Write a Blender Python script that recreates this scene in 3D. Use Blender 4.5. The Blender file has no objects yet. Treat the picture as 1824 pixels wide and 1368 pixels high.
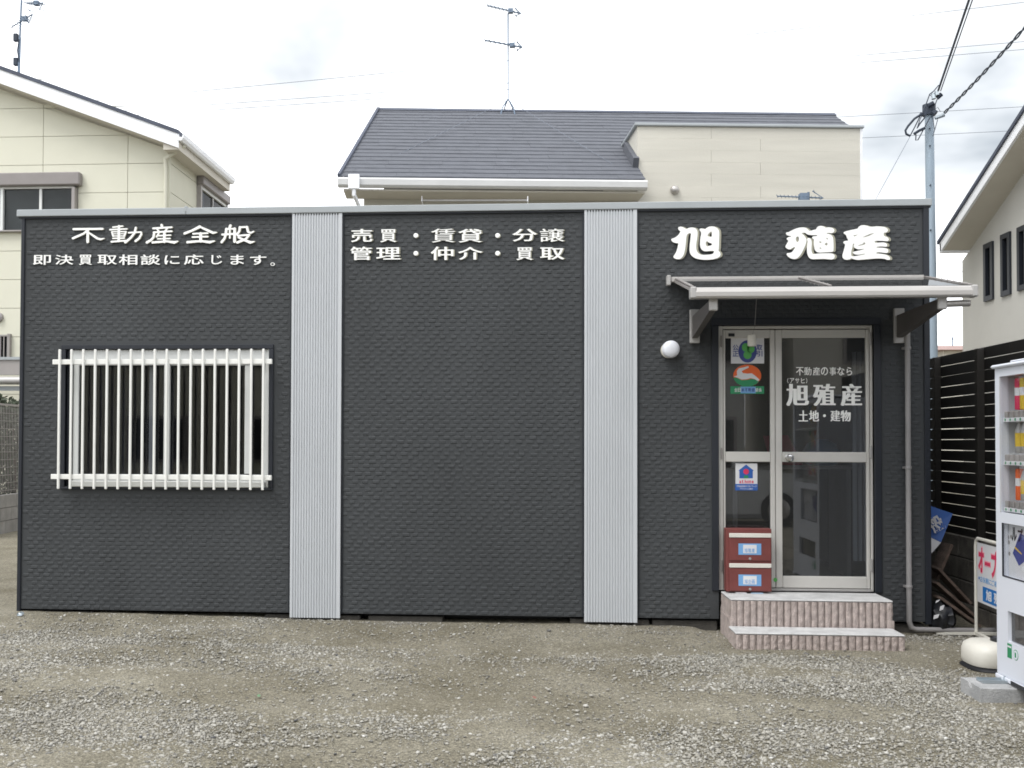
import bpy, bmesh, math, random
import numpy as np
from mathutils import Vector, Matrix, noise
R = math.radians
random.seed(7); rng = np.random.default_rng(11)
SC = bpy.context.scene
COL = SC.collection

# ---------------------------------------------------------------- camera
F, PPX, PPY = 1850.0, 825.88, 745.94            # focal length and principal point in photo pixels
CAM = Vector((0, -8.2, 1.46))
YAW, PITCH, ROLL = 0.0690, 0.0219, 0.0031
_f = Vector((-math.sin(YAW)*math.cos(PITCH), math.cos(YAW)*math.cos(PITCH), math.sin(PITCH)))
_r0 = Vector((math.cos(YAW), math.sin(YAW), 0)); _u0 = _r0.cross(_f)
_r = _r0*math.cos(ROLL) + _u0*math.sin(ROLL); _u = -_r0*math.sin(ROLL) + _u0*math.cos(ROLL)
cd = bpy.data.cameras.new('camera'); cam = bpy.data.objects.new('camera', cd); COL.objects.link(cam)
cd.sensor_width = 36; cd.lens = 36*F/1824; cd.shift_x = (912-PPX)/1824; cd.shift_y = (PPY-684)/1824
cd.clip_start = 0.05; cd.clip_end = 2000
M = Matrix((_r, _u, -_f)).transposed().to_4x4(); M.translation = CAM
cam.matrix_world = M; SC.camera = cam

# ---------------------------------------------------------------- sky, sun, exposure
SUN_EL, SUN_AZ = R(56), R(222)
w = bpy.data.worlds.new('World'); SC.world = w; w.use_nodes = True
nt = w.node_tree; N = nt.nodes; L = nt.links; N.clear()
out = N.new('ShaderNodeOutputWorld'); bg = N.new('ShaderNodeBackground'); bg.inputs['Strength'].default_value = 0.10
sky = N.new('ShaderNodeTexSky'); sky.sky_type = 'NISHITA'; sky.sun_disc = False
sky.sun_elevation = SUN_EL; sky.sun_rotation = SUN_AZ
tc = N.new('ShaderNodeTexCoord'); mp = N.new('ShaderNodeMapping'); mp.inputs['Scale'].default_value = (1, 1, 1.9)
mp.inputs['Location'].default_value = (17.81, 9.33, 12.32)
L.new(tc.outputs['Generated'], mp.inputs['Vector'])
nz = N.new('ShaderNodeTexNoise'); nz.inputs['Scale'].default_value = 2.3; nz.inputs['Detail'].default_value = 5
nz.inputs['Roughness'].default_value = 0.52; nz.inputs['Distortion'].default_value = 0.25
L.new(mp.outputs['Vector'], nz.inputs['Vector'])
cr = N.new('ShaderNodeValToRGB'); cr.color_ramp.elements[0].position = 0.31; cr.color_ramp.elements[1].position = 0.60
cr.color_ramp.elements[0].color = (4.0, 4.4, 4.8, 1); cr.color_ramp.elements[1].color = (16.5, 16.8, 17.2, 1)
e = cr.color_ramp.elements.new(0.47); e.color = (9.6, 9.8, 10.0, 1)
L.new(nz.outputs['Fac'], cr.inputs['Fac'])
mx = N.new('ShaderNodeMix'); mx.data_type = 'RGBA'; mx.inputs['Factor'].default_value = 0.965
L.new(sky.outputs['Color'], mx.inputs['A']); L.new(cr.outputs['Color'], mx.inputs['B'])
L.new(mx.outputs['Result'], bg.inputs['Color']); L.new(bg.outputs['Background'], out.inputs['Surface'])
sd = bpy.data.lights.new('sun', 'SUN'); sd.energy = 1.5; sd.angle = R(24); sd.color = (1.0, 0.98, 0.945)
sun = bpy.data.objects.new('sun', sd); COL.objects.link(sun)
sdir = Vector((math.sin(SUN_AZ)*math.cos(SUN_EL), math.cos(SUN_AZ)*math.cos(SUN_EL), math.sin(SUN_EL)))
sun.rotation_euler = sdir.to_track_quat('Z', 'Y').to_euler(); sun.location = (0, -6, 12)
vs = SC.view_settings; vs.view_transform = 'Standard'; vs.look = 'None'; vs.gamma = 1; vs.exposure = 0.60
SC.display_settings.display_device = 'sRGB'
try: vs.use_curve_mapping = False
except Exception: pass
SC.cycles.filter_width = 1.7
SC.cycles.max_bounces = 10; SC.cycles.transparent_max_bounces = 16

# ---------------------------------------------------------------- pixel rays to points in the place
def ray(px, py): return (_f*F + _r*(px-PPX) - _u*(py-PPY)).normalized()
def at(px, py, Y=0.0): d = ray(px, py); return CAM + d*((Y-CAM.y)/d.y)
def atX(px, py, X): d = ray(px, py); return CAM + d*((X-CAM.x)/d.x)
def atZ(px, py, Z=0.0): d = ray(px, py); return CAM + d*((Z-CAM.z)/d.z)

# ---------------------------------------------------------------- materials
def mat(name, col, rough=0.7, metal=0.0, var=0.12, scale=3.0, bump=0.0, bscale=60.0, col2=None, spec=0.5,
        emis=None, stretch=(1, 1, 1), fine=0.0):
    m = bpy.data.materials.new(name); m.use_nodes = True; n = m.node_tree.nodes; l = m.node_tree.links
    p = n['Principled BSDF']; p.inputs['Roughness'].default_value = rough; p.inputs['Metallic'].default_value = metal
    p.inputs['Specular IOR Level'].default_value = spec
    g = n.new('ShaderNodeNewGeometry'); mp = n.new('ShaderNodeMapping'); mp.inputs['Scale'].default_value = stretch
    l.new(g.outputs['Position'], mp.inputs['Vector'])
    t = n.new('ShaderNodeTexNoise'); t.inputs['Scale'].default_value = scale; t.inputs['Detail'].default_value = 6
    t.inputs['Roughness'].default_value = 0.6
    l.new(mp.outputs['Vector'], t.inputs['Vector'])
    r = n.new('ShaderNodeValToRGB'); r.color_ramp.elements[0].position = 0.33; r.color_ramp.elements[1].position = 0.67
    c = col
    c2 = col2 or tuple(min(1, x*(1+var)) for x in c); c1 = tuple(x*(1-var) for x in c) if not col2 else c
    r.color_ramp.elements[0].color = (*c1, 1); r.color_ramp.elements[1].color = (*c2, 1)
    l.new(t.outputs['Fac'], r.inputs['Fac'])
    src = r.outputs['Color']
    if fine:
        t2 = n.new('ShaderNodeTexNoise'); t2.inputs['Scale'].default_value = bscale*1.7; t2.inputs['Detail'].default_value = 2
        l.new(g.outputs['Position'], t2.inputs['Vector'])
        mr = n.new('ShaderNodeMapRange'); mr.inputs['From Min'].default_value = 0.3; mr.inputs['From Max'].default_value = 0.7
        mr.inputs['To Min'].default_value = 1-fine; mr.inputs['To Max'].default_value = 1+fine
        l.new(t2.outputs['Fac'], mr.inputs['Value'])
        mm = n.new('ShaderNodeMix'); mm.data_type = 'RGBA'; mm.blend_type = 'MULTIPLY'; mm.inputs['Factor'].default_value = 1
        l.new(src, mm.inputs['A']); l.new(mr.outputs['Result'], mm.inputs['B']); src = mm.outputs['Result']
    l.new(src, p.inputs['Base Color'])
    if bump:
        b = n.new('ShaderNodeBump'); b.inputs['Strength'].default_value = bump; b.inputs['Distance'].default_value = 0.01
        t3 = n.new('ShaderNodeTexNoise'); t3.inputs['Scale'].default_value = bscale; t3.inputs['Detail'].default_value = 5
        l.new(g.outputs['Position'], t3.inputs['Vector']); l.new(t3.outputs['Fac'], b.inputs['Height'])
        l.new(b.outputs['Normal'], p.inputs['Normal'])
    return m
def glass(name, tint=(0.8, 0.83, 0.85), ior=1.5, boost=1.0, dust_haze=0.0):
    m = bpy.data.materials.new(name); m.use_nodes = True; n = m.node_tree.nodes; l = m.node_tree.links
    n.remove(n['Principled BSDF']); o = n['Material Output']
    tr = n.new('ShaderNodeBsdfTransparent'); tr.inputs['Color'].default_value = (*tint, 1)
    gl = n.new('ShaderNodeBsdfGlossy'); gl.inputs['Roughness'].default_value = 0.012
    fr = n.new('ShaderNodeFresnel'); fr.inputs['IOR'].default_value = ior
    mu = n.new('ShaderNodeMath'); mu.operation = 'MULTIPLY'; mu.inputs[1].default_value = boost; mu.use_clamp = True
    g = n.new('ShaderNodeNewGeometry'); bf = n.new('ShaderNodeMath'); bf.operation = 'SUBTRACT'; bf.inputs[0].default_value = 1   # reflect at the outer face only: the inner one would reflect totally
    l.new(g.outputs['Backfacing'], bf.inputs[1]); m3 = n.new('ShaderNodeMath'); m3.operation = 'MULTIPLY'; m3.use_clamp = True
    ms = n.new('ShaderNodeMixShader'); l.new(fr.outputs['Fac'], mu.inputs[0]); l.new(mu.outputs[0], m3.inputs[0]); l.new(bf.outputs[0], m3.inputs[1]); l.new(m3.outputs[0], ms.inputs['Fac'])
    l.new(tr.outputs[0], ms.inputs[1]); l.new(gl.outputs[0], ms.inputs[2]); last = ms.outputs[0]
    if dust_haze:
        df = n.new('ShaderNodeBsdfDiffuse'); df.inputs['Color'].default_value = (0.5, 0.5, 0.48, 1)
        m2 = n.new('ShaderNodeMixShader'); m2.inputs['Fac'].default_value = dust_haze
        l.new(last, m2.inputs[1]); l.new(df.outputs[0], m2.inputs[2]); last = m2.outputs[0]
    l.new(last, o.inputs['Surface']); return m

MT = dict(
 siding=mat('embossed_siding', (0.046, 0.0495, 0.053), 0.72, var=0.11, scale=1.6, stretch=(1, 1, .4), bump=0.2, bscale=180, fine=0.10, spec=0.35),
 navy=mat('dark_trim', (0.010, 0.013, 0.020), 0.5, var=0.08, scale=4),
 steel=mat('ribbed_steel', (0.52, 0.54, 0.565), 0.45, 0.0, var=0.04, scale=2, stretch=(1, 1, 0.3)),
 coping=mat('coping_metal', (0.34, 0.365, 0.38), 0.5, 0.0, var=0.06, scale=1.5),
 white=mat('white_paint', (0.78, 0.78, 0.75), 0.45, var=0.03, scale=6),
 whitel=mat('letter_face', (0.90, 0.90, 0.88), 0.5, var=0.015, scale=6),
 cream=mat('letter_side_shade', (0.33, 0.32, 0.25), 0.6, var=0.04),  # colour of the offset back layer that imitates shading on the letter sides
 alu=mat('aluminium_white', (0.66, 0.67, 0.66), 0.42, 0.1, var=0.04, scale=4),
 door=mat('beige_aluminium', (0.56, 0.545, 0.515), 0.45, 0.1, var=0.05, scale=3),
 silver=mat('silver_aluminium', (0.46, 0.44, 0.42), 0.36, 0.5, var=0.04, scale=5),
 silverd=mat('silver_matt', (0.40, 0.39, 0.38), 0.45, 0.3, var=0.06, scale=5),
 taupe=mat('taupe_metal', (0.30, 0.28, 0.27), 0.5, 0.1, var=0.06, scale=4),
 arm=mat('bracket_brown', (0.10, 0.092, 0.088), 0.5, 0.1, var=0.08),
 pipe=mat('grey_plastic_pipe', (0.27, 0.26, 0.26), 0.5, var=0.08, scale=5),
 black=mat('black_plastic', (0.012, 0.013, 0.016), 0.4, var=0.2, scale=9),
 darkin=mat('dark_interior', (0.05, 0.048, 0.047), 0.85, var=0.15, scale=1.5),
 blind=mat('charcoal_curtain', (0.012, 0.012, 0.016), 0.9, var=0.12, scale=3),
 brown=mat('fence_brown', (0.006, 0.005, 0.0045), 0.6, var=0.25, scale=6, stretch=(1, 0.1, 1)),
 brownp=mat('fence_post', (0.012, 0.010, 0.008), 0.6, var=0.15, scale=4),
 conc=mat('concrete', (0.30, 0.30, 0.29), 0.9, var=0.22, scale=7, bump=0.5, bscale=90, fine=0.12),
 found=mat('foundation_block', (0.06, 0.056, 0.05), 0.95, var=0.3, scale=6, bump=0.6, bscale=70, fine=0.15),
 oldconc=mat('weathered_block', (0.13, 0.12, 0.105), 0.95, var=0.4, scale=5, bump=0.6, bscale=60, fine=0.15),
 greyblock=mat('garden_block', (0.27, 0.26, 0.25), 0.9, var=0.18, scale=4, bump=0.4, bscale=60, fine=0.1),
 tread=mat('tread_concrete', (0.50, 0.50, 0.50), 0.9, var=0.16, scale=9, bump=0.35, bscale=160, fine=0.12),
 rib=mat('split_face_block', (0.43, 0.365, 0.34), 0.95, var=0.22, scale=22, bump=0.9, bscale=150, fine=0.22),
 lhouse=mat('cream_siding', (0.62, 0.61, 0.51), 0.8, var=0.02, scale=1.2, bump=0.12, bscale=120),
 bhouse=mat('ivory_siding', (0.57, 0.548, 0.485), 0.85, var=0.06, scale=1.6, bump=0.25, bscale=50, stretch=(0.25, 1, 3)),
 rhouse=mat('grey_render', (0.47, 0.46, 0.43), 0.9, var=0.03, scale=2, bump=0.3, bscale=110),
 soffit=mat('soffit_board', (0.55, 0.52, 0.46), 0.8, var=0.03),
 fascia=mat('white_fascia', (0.82, 0.83, 0.86), 0.6, var=0.02),
 gutterw=mat('gutter_offwhite', (0.60, 0.60, 0.60), 0.6, var=0.04),
 dkroof=mat('slate_roof', (0.06, 0.07, 0.10), 0.7, var=0.2, scale=3),
 shingle=mat('grey_shingle', (0.098, 0.104, 0.122), 0.85, var=0.13, scale=9, bump=0.5, bscale=90, fine=0.15, stretch=(0.5, 1, 1)),
 shutter=mat('shutter_taupe', (0.24, 0.22, 0.215), 0.5, var=0.05),
 curtain=mat('grey_curtain', (0.07, 0.075, 0.078), 0.9, var=0.2, scale=3, stretch=(8, 8, 0.2)),
 curtainw=mat('pale_curtain', (0.42, 0.44, 0.45), 0.9, var=0.1, scale=3, stretch=(9, 9, 0.2)),
 red=mat('red_brown_steel', (0.16, 0.040, 0.036), 0.5, var=0.10, scale=9),
 cable=mat('black_cable', (0.02, 0.03, 0.05), 0.6),
 wire=mat('grey_wire', (0.16, 0.18, 0.22), 0.6),
 antenna=mat('antenna_metal', (0.15, 0.20, 0.27), 0.5, 0.2),
 pole=mat('pole_steel', (0.30, 0.37, 0.44), 0.55, 0.1, var=0.12, scale=2, stretch=(1, 1, 0.3)),
 vend=mat('vending_white', (0.66, 0.685, 0.75), 0.3, var=0.015, scale=2),
 vendg=mat('vending_lining', (0.50, 0.51, 0.53), 0.5, var=0.03),
 cream2=mat('cream_plastic', (0.66, 0.64, 0.58), 0.45, var=0.05, scale=5),
 blue=mat('sign_blue', (0.02, 0.10, 0.38), 0.5, var=0.06),
 skyblue=mat('sky_blue_print', (0.015, 0.17, 0.50), 0.5, var=0.04),
 bluel=mat('light_blue_print', (0.16, 0.35, 0.62), 0.6, var=0.05),
 redp=mat('red_print', (0.62, 0.03, 0.10), 0.6, var=0.05), pink=mat('pink_print', (0.80, 0.36, 0.42), 0.6, var=0.05),
 orange=mat('orange_print', (0.72, 0.12, 0.02), 0.6, var=0.05), green=mat('green_print', (0.02, 0.24, 0.10), 0.6, var=0.05),
 lgreen=mat('bright_green_print', (0.10, 0.42, 0.10), 0.6, var=0.05), navyp=mat('navy_print', (0.05, 0.07, 0.26), 0.6, var=0.1),
 paper=mat('paper_white', (0.66, 0.66, 0.68), 0.7, var=0.04), yellow=mat('yellow_print', (0.62, 0.42, 0.03), 0.5, var=0.1),
 plank=mat('old_plank', (0.085, 0.060, 0.048), 0.9, var=0.35, scale=5, stretch=(1, 1, 5), bump=0.4),
 leaf=mat('leaf', (0.03, 0.042, 0.022), 0.7, var=0.4, scale=9),
 tyre=mat('tyre', (0.02, 0.02, 0.02), 0.8), car=mat('car_paint', (0.62, 0.63, 0.64), 0.25, var=0.02),
 pinkroof=mat('brown_tile', (0.30, 0.20, 0.18), 0.85, var=0.12, scale=2), lens=mat('opal_lens', (0.74, 0.76, 0.82), 0.35, var=0.02),
 zinc=mat('zinc_plate', (0.42, 0.47, 0.50), 0.35, 0.7, var=0.1, scale=12), chrome=mat('chrome', (0.6, 0.6, 0.6), 0.15, 1.0),
 road=mat('asphalt', (0.06, 0.06, 0.06), 0.9, var=0.2, scale=3),
)
MT['glass'] = glass('window_glass', (0.75, 0.77, 0.8), 1.5, 1.7)
MT['glassn'] = glass('neighbour_glass', (0.5, 0.52, 0.55), 1.5, 0.55)
MT['glassd'] = glass('door_glass', (0.72, 0.74, 0.77), 1.5, 2.9, dust_haze=0.025)  # faint diffuse haze added to brighten the panes, supplementing their reflections
MT['poly'] = glass('smoked_polycarbonate', (0.16, 0.17, 0.19), 1.45, 1.0, dust_haze=0.03)
MT['vglass'] = glass('display_pane', (0.96, 0.965, 0.97), 1.5, 1.3)

# ---------------------------------------------------------------- mesh helpers
class MB:
    def __init__(s): s.v = []; s.f = []
    def add(s, vs, fs):
        b = len(s.v); s.v += [tuple(v) for v in vs]; s.f += [tuple(b+i for i in f) for f in fs]; return s
    def box(s, a, b, bev=0.0):
        x0, x1 = sorted((a[0], b[0])); y0, y1 = sorted((a[1], b[1])); z0, z1 = sorted((a[2], b[2]))
        e = min(bev, (x1-x0)*.45, (y1-y0)*.45, (z1-z0)*.45)
        if e <= 0:
            return s.add([(x0,y0,z0),(x1,y0,z0),(x1,y1,z0),(x0,y1,z0),(x0,y0,z1),(x1,y0,z1),(x1,y1,z1),(x0,y1,z1)],
                         [(0,3,2,1),(4,5,6,7),(0,1,5,4),(1,2,6,5),(2,3,7,6),(3,0,4,7)])
        bm = bmesh.new(); bmesh.ops.create_cube(bm, size=1)
        for v in bm.verts: v.co = Vector(((x0+x1)/2+v.co.x*(x1-x0), (y0+y1)/2+v.co.y*(y1-y0), (z0+z1)/2+v.co.z*(z1-z0)))
        bmesh.ops.bevel(bm, geom=bm.edges[:], offset=e, segments=1, affect='EDGES', profile=0.5)
        bm.verts.ensure_lookup_table(); s.add([v.co for v in bm.verts], [[v.index for v in f.verts] for f in bm.faces]); bm.free(); return s
    def bar(s, p, q, wx, wz, up=(0, 0, 1)):          # rectangular bar from p to q
        p, q = Vector(p), Vector(q); d = (q-p).normalized(); up = Vector(up)
        a = d.cross(up)
        if a.length < 1e-4: a = d.cross(Vector((0, 1, 0)))
        a.normalize(); b = a.cross(d)
        vs = [c + a*i*wx/2 + b*j*wz/2 for c in (p, q) for i, j in ((-1,-1),(1,-1),(1,1),(-1,1))]
        return s.add(vs, [(0,1,2,3),(7,6,5,4),(0,4,5,1),(1,5,6,2),(2,6,7,3),(3,7,4,0)])
    def tube(s, pts, r, n=8, cap=True):
        pts = [Vector(p) for p in pts]; rs = r if isinstance(r, (list, tuple)) else [r]*len(pts)
        b = len(s.v); ref = None
        for i, p in enumerate(pts):
            d = (pts[min(i+1, len(pts)-1)] - pts[max(i-1, 0)]).normalized()
            if ref is None: ref = d.cross(Vector((0.13, 0.31, 0.94)) if abs(d.z) < .9 else Vector((1, 0, 0))).normalized()
            a = (ref - d*ref.dot(d)).normalized(); ref = a; c = d.cross(a)
            for k in range(n):
                t = 2*math.pi*k/n; s.v.append(tuple(p + (a*math.cos(t) + c*math.sin(t))*rs[i]))
        for i in range(len(pts)-1):
            for k in range(n):
                k2 = (k+1) % n; s.f.append((b+i*n+k, b+i*n+k2, b+(i+1)*n+k2, b+(i+1)*n+k))
        if cap: s.f.append(tuple(b+k for k in range(n))[::-1]); s.f.append(tuple(b+(len(pts)-1)*n+k for k in range(n)))
        return s
    def lathe(s, c, prof, axis=(0, 0, 1), n=24, sup=None):    # profile of (radius, height) round an axis
        c = Vector(c); d = Vector(axis).normalized(); a = d.orthogonal().normalized(); e = d.cross(a); b = len(s.v)
        if abs(d.z) > .99: a, e = Vector((1, 0, 0)), Vector((0, 1, 0))
        for r, h in prof:
            for k in range(n):
                t = 2*math.pi*k/n; ct, st = math.cos(t), math.sin(t); q = 1
                if sup: q = 1/((abs(ct)**sup + abs(st)**sup)**(1/sup))
                s.v.append(tuple(c + d*h + (a*ct + e*st)*r*q))
        for i in range(len(prof)-1):
            for k in range(n):
                k2 = (k+1) % n; s.f.append((b+i*n+k, b+i*n+k2, b+(i+1)*n+k2, b+(i+1)*n+k))
        s.f.append(tuple(b+k for k in range(n))[::-1]); s.f.append(tuple(b+(len(prof)-1)*n+k for k in range(n)))
        return s
    def prism(s, poly, off):                      # polygon of 3-D points pushed along off
        poly = [Vector(p) for p in poly]; off = Vector(off); n = len(poly)
        return s.add(poly + [p+off for p in poly], [tuple(range(n))[::-1], tuple(range(n, 2*n))] + [(i, (i+1) % n, n+(i+1) % n, n+i) for i in range(n)])
    def cells(s, x0, x1, z0, z1, holes, y0, y1):  # a wall in the XZ plane with openings
        xs = sorted({x0, x1} | {min(max(h[i], x0), x1) for h in holes for i in (0, 1)})
        zs = sorted({z0, z1} | {min(max(h[i], z0), z1) for h in holes for i in (2, 3)})
        for a, b in zip(xs, xs[1:]):
            for c, d in zip(zs, zs[1:]):
                mx_, mz_ = (a+b)/2, (c+d)/2
                if not any(h[0] < mx_ < h[1] and h[2] < mz_ < h[3] for h in holes): s.box((a, y0, c), (b, y1, d))
        return s

def link(name, me, m, parent):
    o = bpy.data.objects.new(name, me); COL.objects.link(o)
    if parent is not None: o.parent = parent
    if m: me.materials.clear(); me.materials.append(m)
    return o
def wloc(o):
    v = Vector((0, 0, 0))
    while o is not None: v += o.location; o = o.parent
    return v
def obj(name, mb, m, parent=None, smooth=False, kind=None):
    vs = np.array(mb.v, dtype=float)
    if parent is None:
        lo, hi = vs.min(0), vs.max(0); org = Vector(((lo[0]+hi[0])/2, (lo[1]+hi[1])/2, lo[2]))
    else: org = wloc(parent)
    me = bpy.data.meshes.new(name); me.from_pydata((vs - np.array(org)).tolist(), [], mb.f); me.validate(); me.update()
    bm = bmesh.new(); bm.from_mesh(me); bmesh.ops.recalc_face_normals(bm, faces=bm.faces); bm.to_mesh(me); bm.free()
    if smooth:
        me.polygons.foreach_set('use_smooth', [True]*len(me.polygons))
        try: me.set_sharp_from_angle(angle=R(42))
        except Exception: pass
    o = link(name, me, MT[m] if isinstance(m, str) else m, parent)
    if parent is None: o.location = org
    if kind: o['kind'] = kind
    return o
def thing(name, label, cat, loc, group=None):
    o = bpy.data.objects.new(name, None); COL.objects.link(o); o.location = loc; o.empty_display_size = .2
    o['label'] = label; o['category'] = cat
    if group: o['group'] = group
    return o
def tag(o, label, cat, group=None):
    o['label'] = label; o['category'] = cat
    if group: o['group'] = group
    return o
def bx(name, a, b, m, parent=None, bev=0.0, kind=None): return obj(name, MB().box(a, b, bev), m, parent, kind=kind)
def rep(src, name, off, parent):                 # another piece sharing the mesh of src, moved by off
    c = src.copy(); COL.objects.link(c); c.parent = parent; c.location = src.location + Vector(off); return c

# ---- lettering
_gc = {}
def glyph_mesh(ch, bold):
    k = (ch, bold)
    if k not in _gc:
        c = bpy.data.curves.new('glyph', 'FONT'); c.body = ch; c.size = 1; c.offset = bold; c.extrude = 0.05; c.resolution_u = 3
        o = bpy.data.objects.new('glyph', c); me = bpy.data.meshes.new_from_object(o)
        v = np.array([x.co[:] for x in me.vertices]); f = [tuple(p.vertices) for p in me.polygons]
        bpy.data.objects.remove(o); bpy.data.meshes.remove(me); _gc[k] = (v, f)
    return _gc[k]
def fit(ch, P0, ex, ez, nrm, depth, bold=0.02, dup=()):
    """mesh of one character filling the box with corner P0 and edge vectors ex (right) and ez (up); nrm points outward"""
    v, f = glyph_mesh(ch, bold); lo, hi = v.min(0), v.max(0); mb = MB()
    P0, ex, ez, nrm = Vector(P0), Vector(ex), Vector(ez), Vector(nrm)
    for i, dx in enumerate(dup or (0,)):
        vs = []
        for p in v:
            a = (p[0]-lo[0])/(hi[0]-lo[0]); b = (p[1]-lo[1])/(hi[1]-lo[1]); c = 1 if p[2] > 0 else 0
            vs.append(P0 + ex*(a+dx) + ez*b + nrm*(c*depth*(1+0.05*i)))
        mb.add(vs, f)
    return mb
def px_letter(ch, x0, y0, x1, y1, Y, depth, m, parent, bold=0.02, dup=(), name='letter'):
    a = at(x0, (y0+y1)/2, Y); b = at(x1, (y0+y1)/2, Y); t = at((x0+x1)/2, y0, Y); d = at((x0+x1)/2, y1, Y)
    return obj(name, fit(ch, (a.x, Y, d.z), (b.x-a.x, 0, 0), (0, 0, t.z-d.z), (0, -1, 0), depth, bold, dup), m, parent)
def curve_letter(rings, Y, depth, m, parent, off=(0, 0), grow=0.0, name='letter'):
    """outline traced as rings of points, cut out of a board"""
    org = wloc(parent); c = bpy.data.curves.new('outline', 'CURVE'); c.dimensions = '2D'; c.fill_mode = 'BOTH'; c.extrude = depth/2; c.offset = grow
    for ring in rings:
        P = [at(x+off[0], y+off[1], Y) for x, y in ring]; Q = []
        for i in range(len(P)):                  # one corner-cutting pass rounds the brush strokes
            a, b = P[i], P[(i+1) % len(P)]; Q += [a*.78+b*.22, a*.22+b*.78]
        s = c.splines.new('POLY'); s.points.add(len(Q)-1); s.use_cyclic_u = True
        for q, p in zip(s.points, Q): q.co = (p.x, p.z, 0, 1)
    o = bpy.data.objects.new('outline', c); me = bpy.data.meshes.new_from_object(o)
    mb = MB(); mb.v = [(v.co.x, Y - depth/2 - v.co.z, v.co.y) for v in me.vertices]; mb.f = [tuple(p.vertices) for p in me.polygons]
    bpy.data.objects.remove(o); bpy.data.meshes.remove(me)
    return obj(name, mb, m, parent)
def stroke_letter(strokes, Y, depth, m, parent, off=(0, 0), name='letter'):
    """brush strokes: each a list of (px, py, width px)"""
    mb = MB()
    for k, st in enumerate(strokes):
        pts = []
        for i, (x, y, wd) in enumerate(st):
            pts.append((at(x+off[0], y+off[1], Y), wd*0.00443/2))
        dense = []
        for (p, a), (q, b) in zip(pts, pts[1:]):
            for t in (0, .5): dense.append((p.lerp(q, t), a+(b-a)*t))
        dense.append(pts[-1]); Lft, Rgt = [], []; n = len(dense)
        for i, (p, a) in enumerate(dense):
            d = (dense[min(i+1, n-1)][0] - dense[max(i-1, 0)][0]); d.y = 0; d.normalize(); s = Vector((-d.z, 0, d.x))
            if i == 0:
                for t in (-60, -20, 20, 60): Lft.append(p - d*a*math.cos(R(t)) - s*a*math.sin(R(t)) if False else p + (-d*math.cos(R(t)) + s*math.sin(R(t)))*a)
            Lft.append(p + s*a); Rgt.append(p - s*a)
            if i == n-1: end = [p + (d*math.cos(R(t)) + s*math.sin(R(t)))*a for t in (60, 20, -20, -60)]
        poly = Lft + end + Rgt[::-1]
        dd = depth*(1+0.012*k); poly = [Vector((p.x, Y, p.z)) for p in poly]
        mb.prism(poly, (0, -dd, 0))
    return obj(name, mb, m, parent)

# ================================================================ GROUND
def gz(x, y):
    t = min(max((-0.6 - x)/3.4, 0), 1); t = t*t*(3-2*t)
    u = min(max((y + 0.9)/0.8, 0), 1) * (1 if x < 1.2 else max(0, 1-(x-1.2)*8)); return 0.055*t + 0.034*u*u*(3-2*u)*(1-.5*t)
def axis(lo, hi, step, far):
    a = list(np.arange(lo, hi+1e-6, step)); s = step; l = [lo]; h = [hi]
    while l[-1] > -far: s *= 1.5; l.append(l[-1]-s); h.append(h[-1]+s)
    return np.array(l[:0:-1] + a + h[1:])
gx = axis(-6.5, 4.8, 0.045, 300); gy = axis(-5.6, 0.4, 0.045, 300)
X, Y = np.meshgrid(gx, gy); near = np.clip(1 - np.maximum(np.maximum(-6.5-X, X-4.8), np.maximum(-5.6-Y, Y-0.4))/1.0, 0, 1)
T = np.clip((-0.6-X)/3.4, 0, 1); UU = np.clip((Y+0.9)/0.8, 0, 1)*np.where(X < 1.2, 1, np.clip(1-(X-1.2)*8, 0, 1)); TT = T*T*(3-2*T); Z = 0.055*TT + 0.034*UU*UU*(3-2*UU)*(1-.5*TT)*(Y < 3)
und = np.zeros_like(Z)
for i in range(X.shape[0]):
    for j in range(X.shape[1]):
        if near[i, j] > 0:
            und[i, j] = (noise.noise(Vector((X[i, j]*1.3, Y[i, j]*1.8, 3)))*0.012 + noise.noise(Vector((X[i, j]*9, Y[i, j]*9, 7)))*0.005)*near[i, j]
Z = Z + und - 0.004
vs = np.stack([X, Y, Z], -1).reshape(-1, 3); nxg, nyg = len(gx), len(gy)
ii = np.arange(nyg-1)[:, None]*nxg + np.arange(nxg-1)[None, :]
fs = np.stack([ii, ii+1, ii+1+nxg, ii+nxg], -1).reshape(-1, 4)
def np_mesh(name, vs, fs, k, smooth=False, col=None):
    me = bpy.data.meshes.new(name); me.vertices.add(len(vs)); me.vertices.foreach_set('co', vs.astype(np.float32).ravel())
    me.loops.add(len(fs)*k); me.loops.foreach_set('vertex_index', fs.astype(np.int32).ravel())
    me.polygons.add(len(fs)); me.polygons.foreach_set('loop_start', np.arange(len(fs), dtype=np.int32)*k)
    if col is not None:
        a = me.attributes.new('tone', 'FLOAT', 'POINT'); a.data.foreach_set('value', col.astype(np.float32))
    me.update(calc_edges=True)
    if smooth: me.polygons.foreach_set('use_smooth', [True]*len(fs))
    return me
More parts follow.
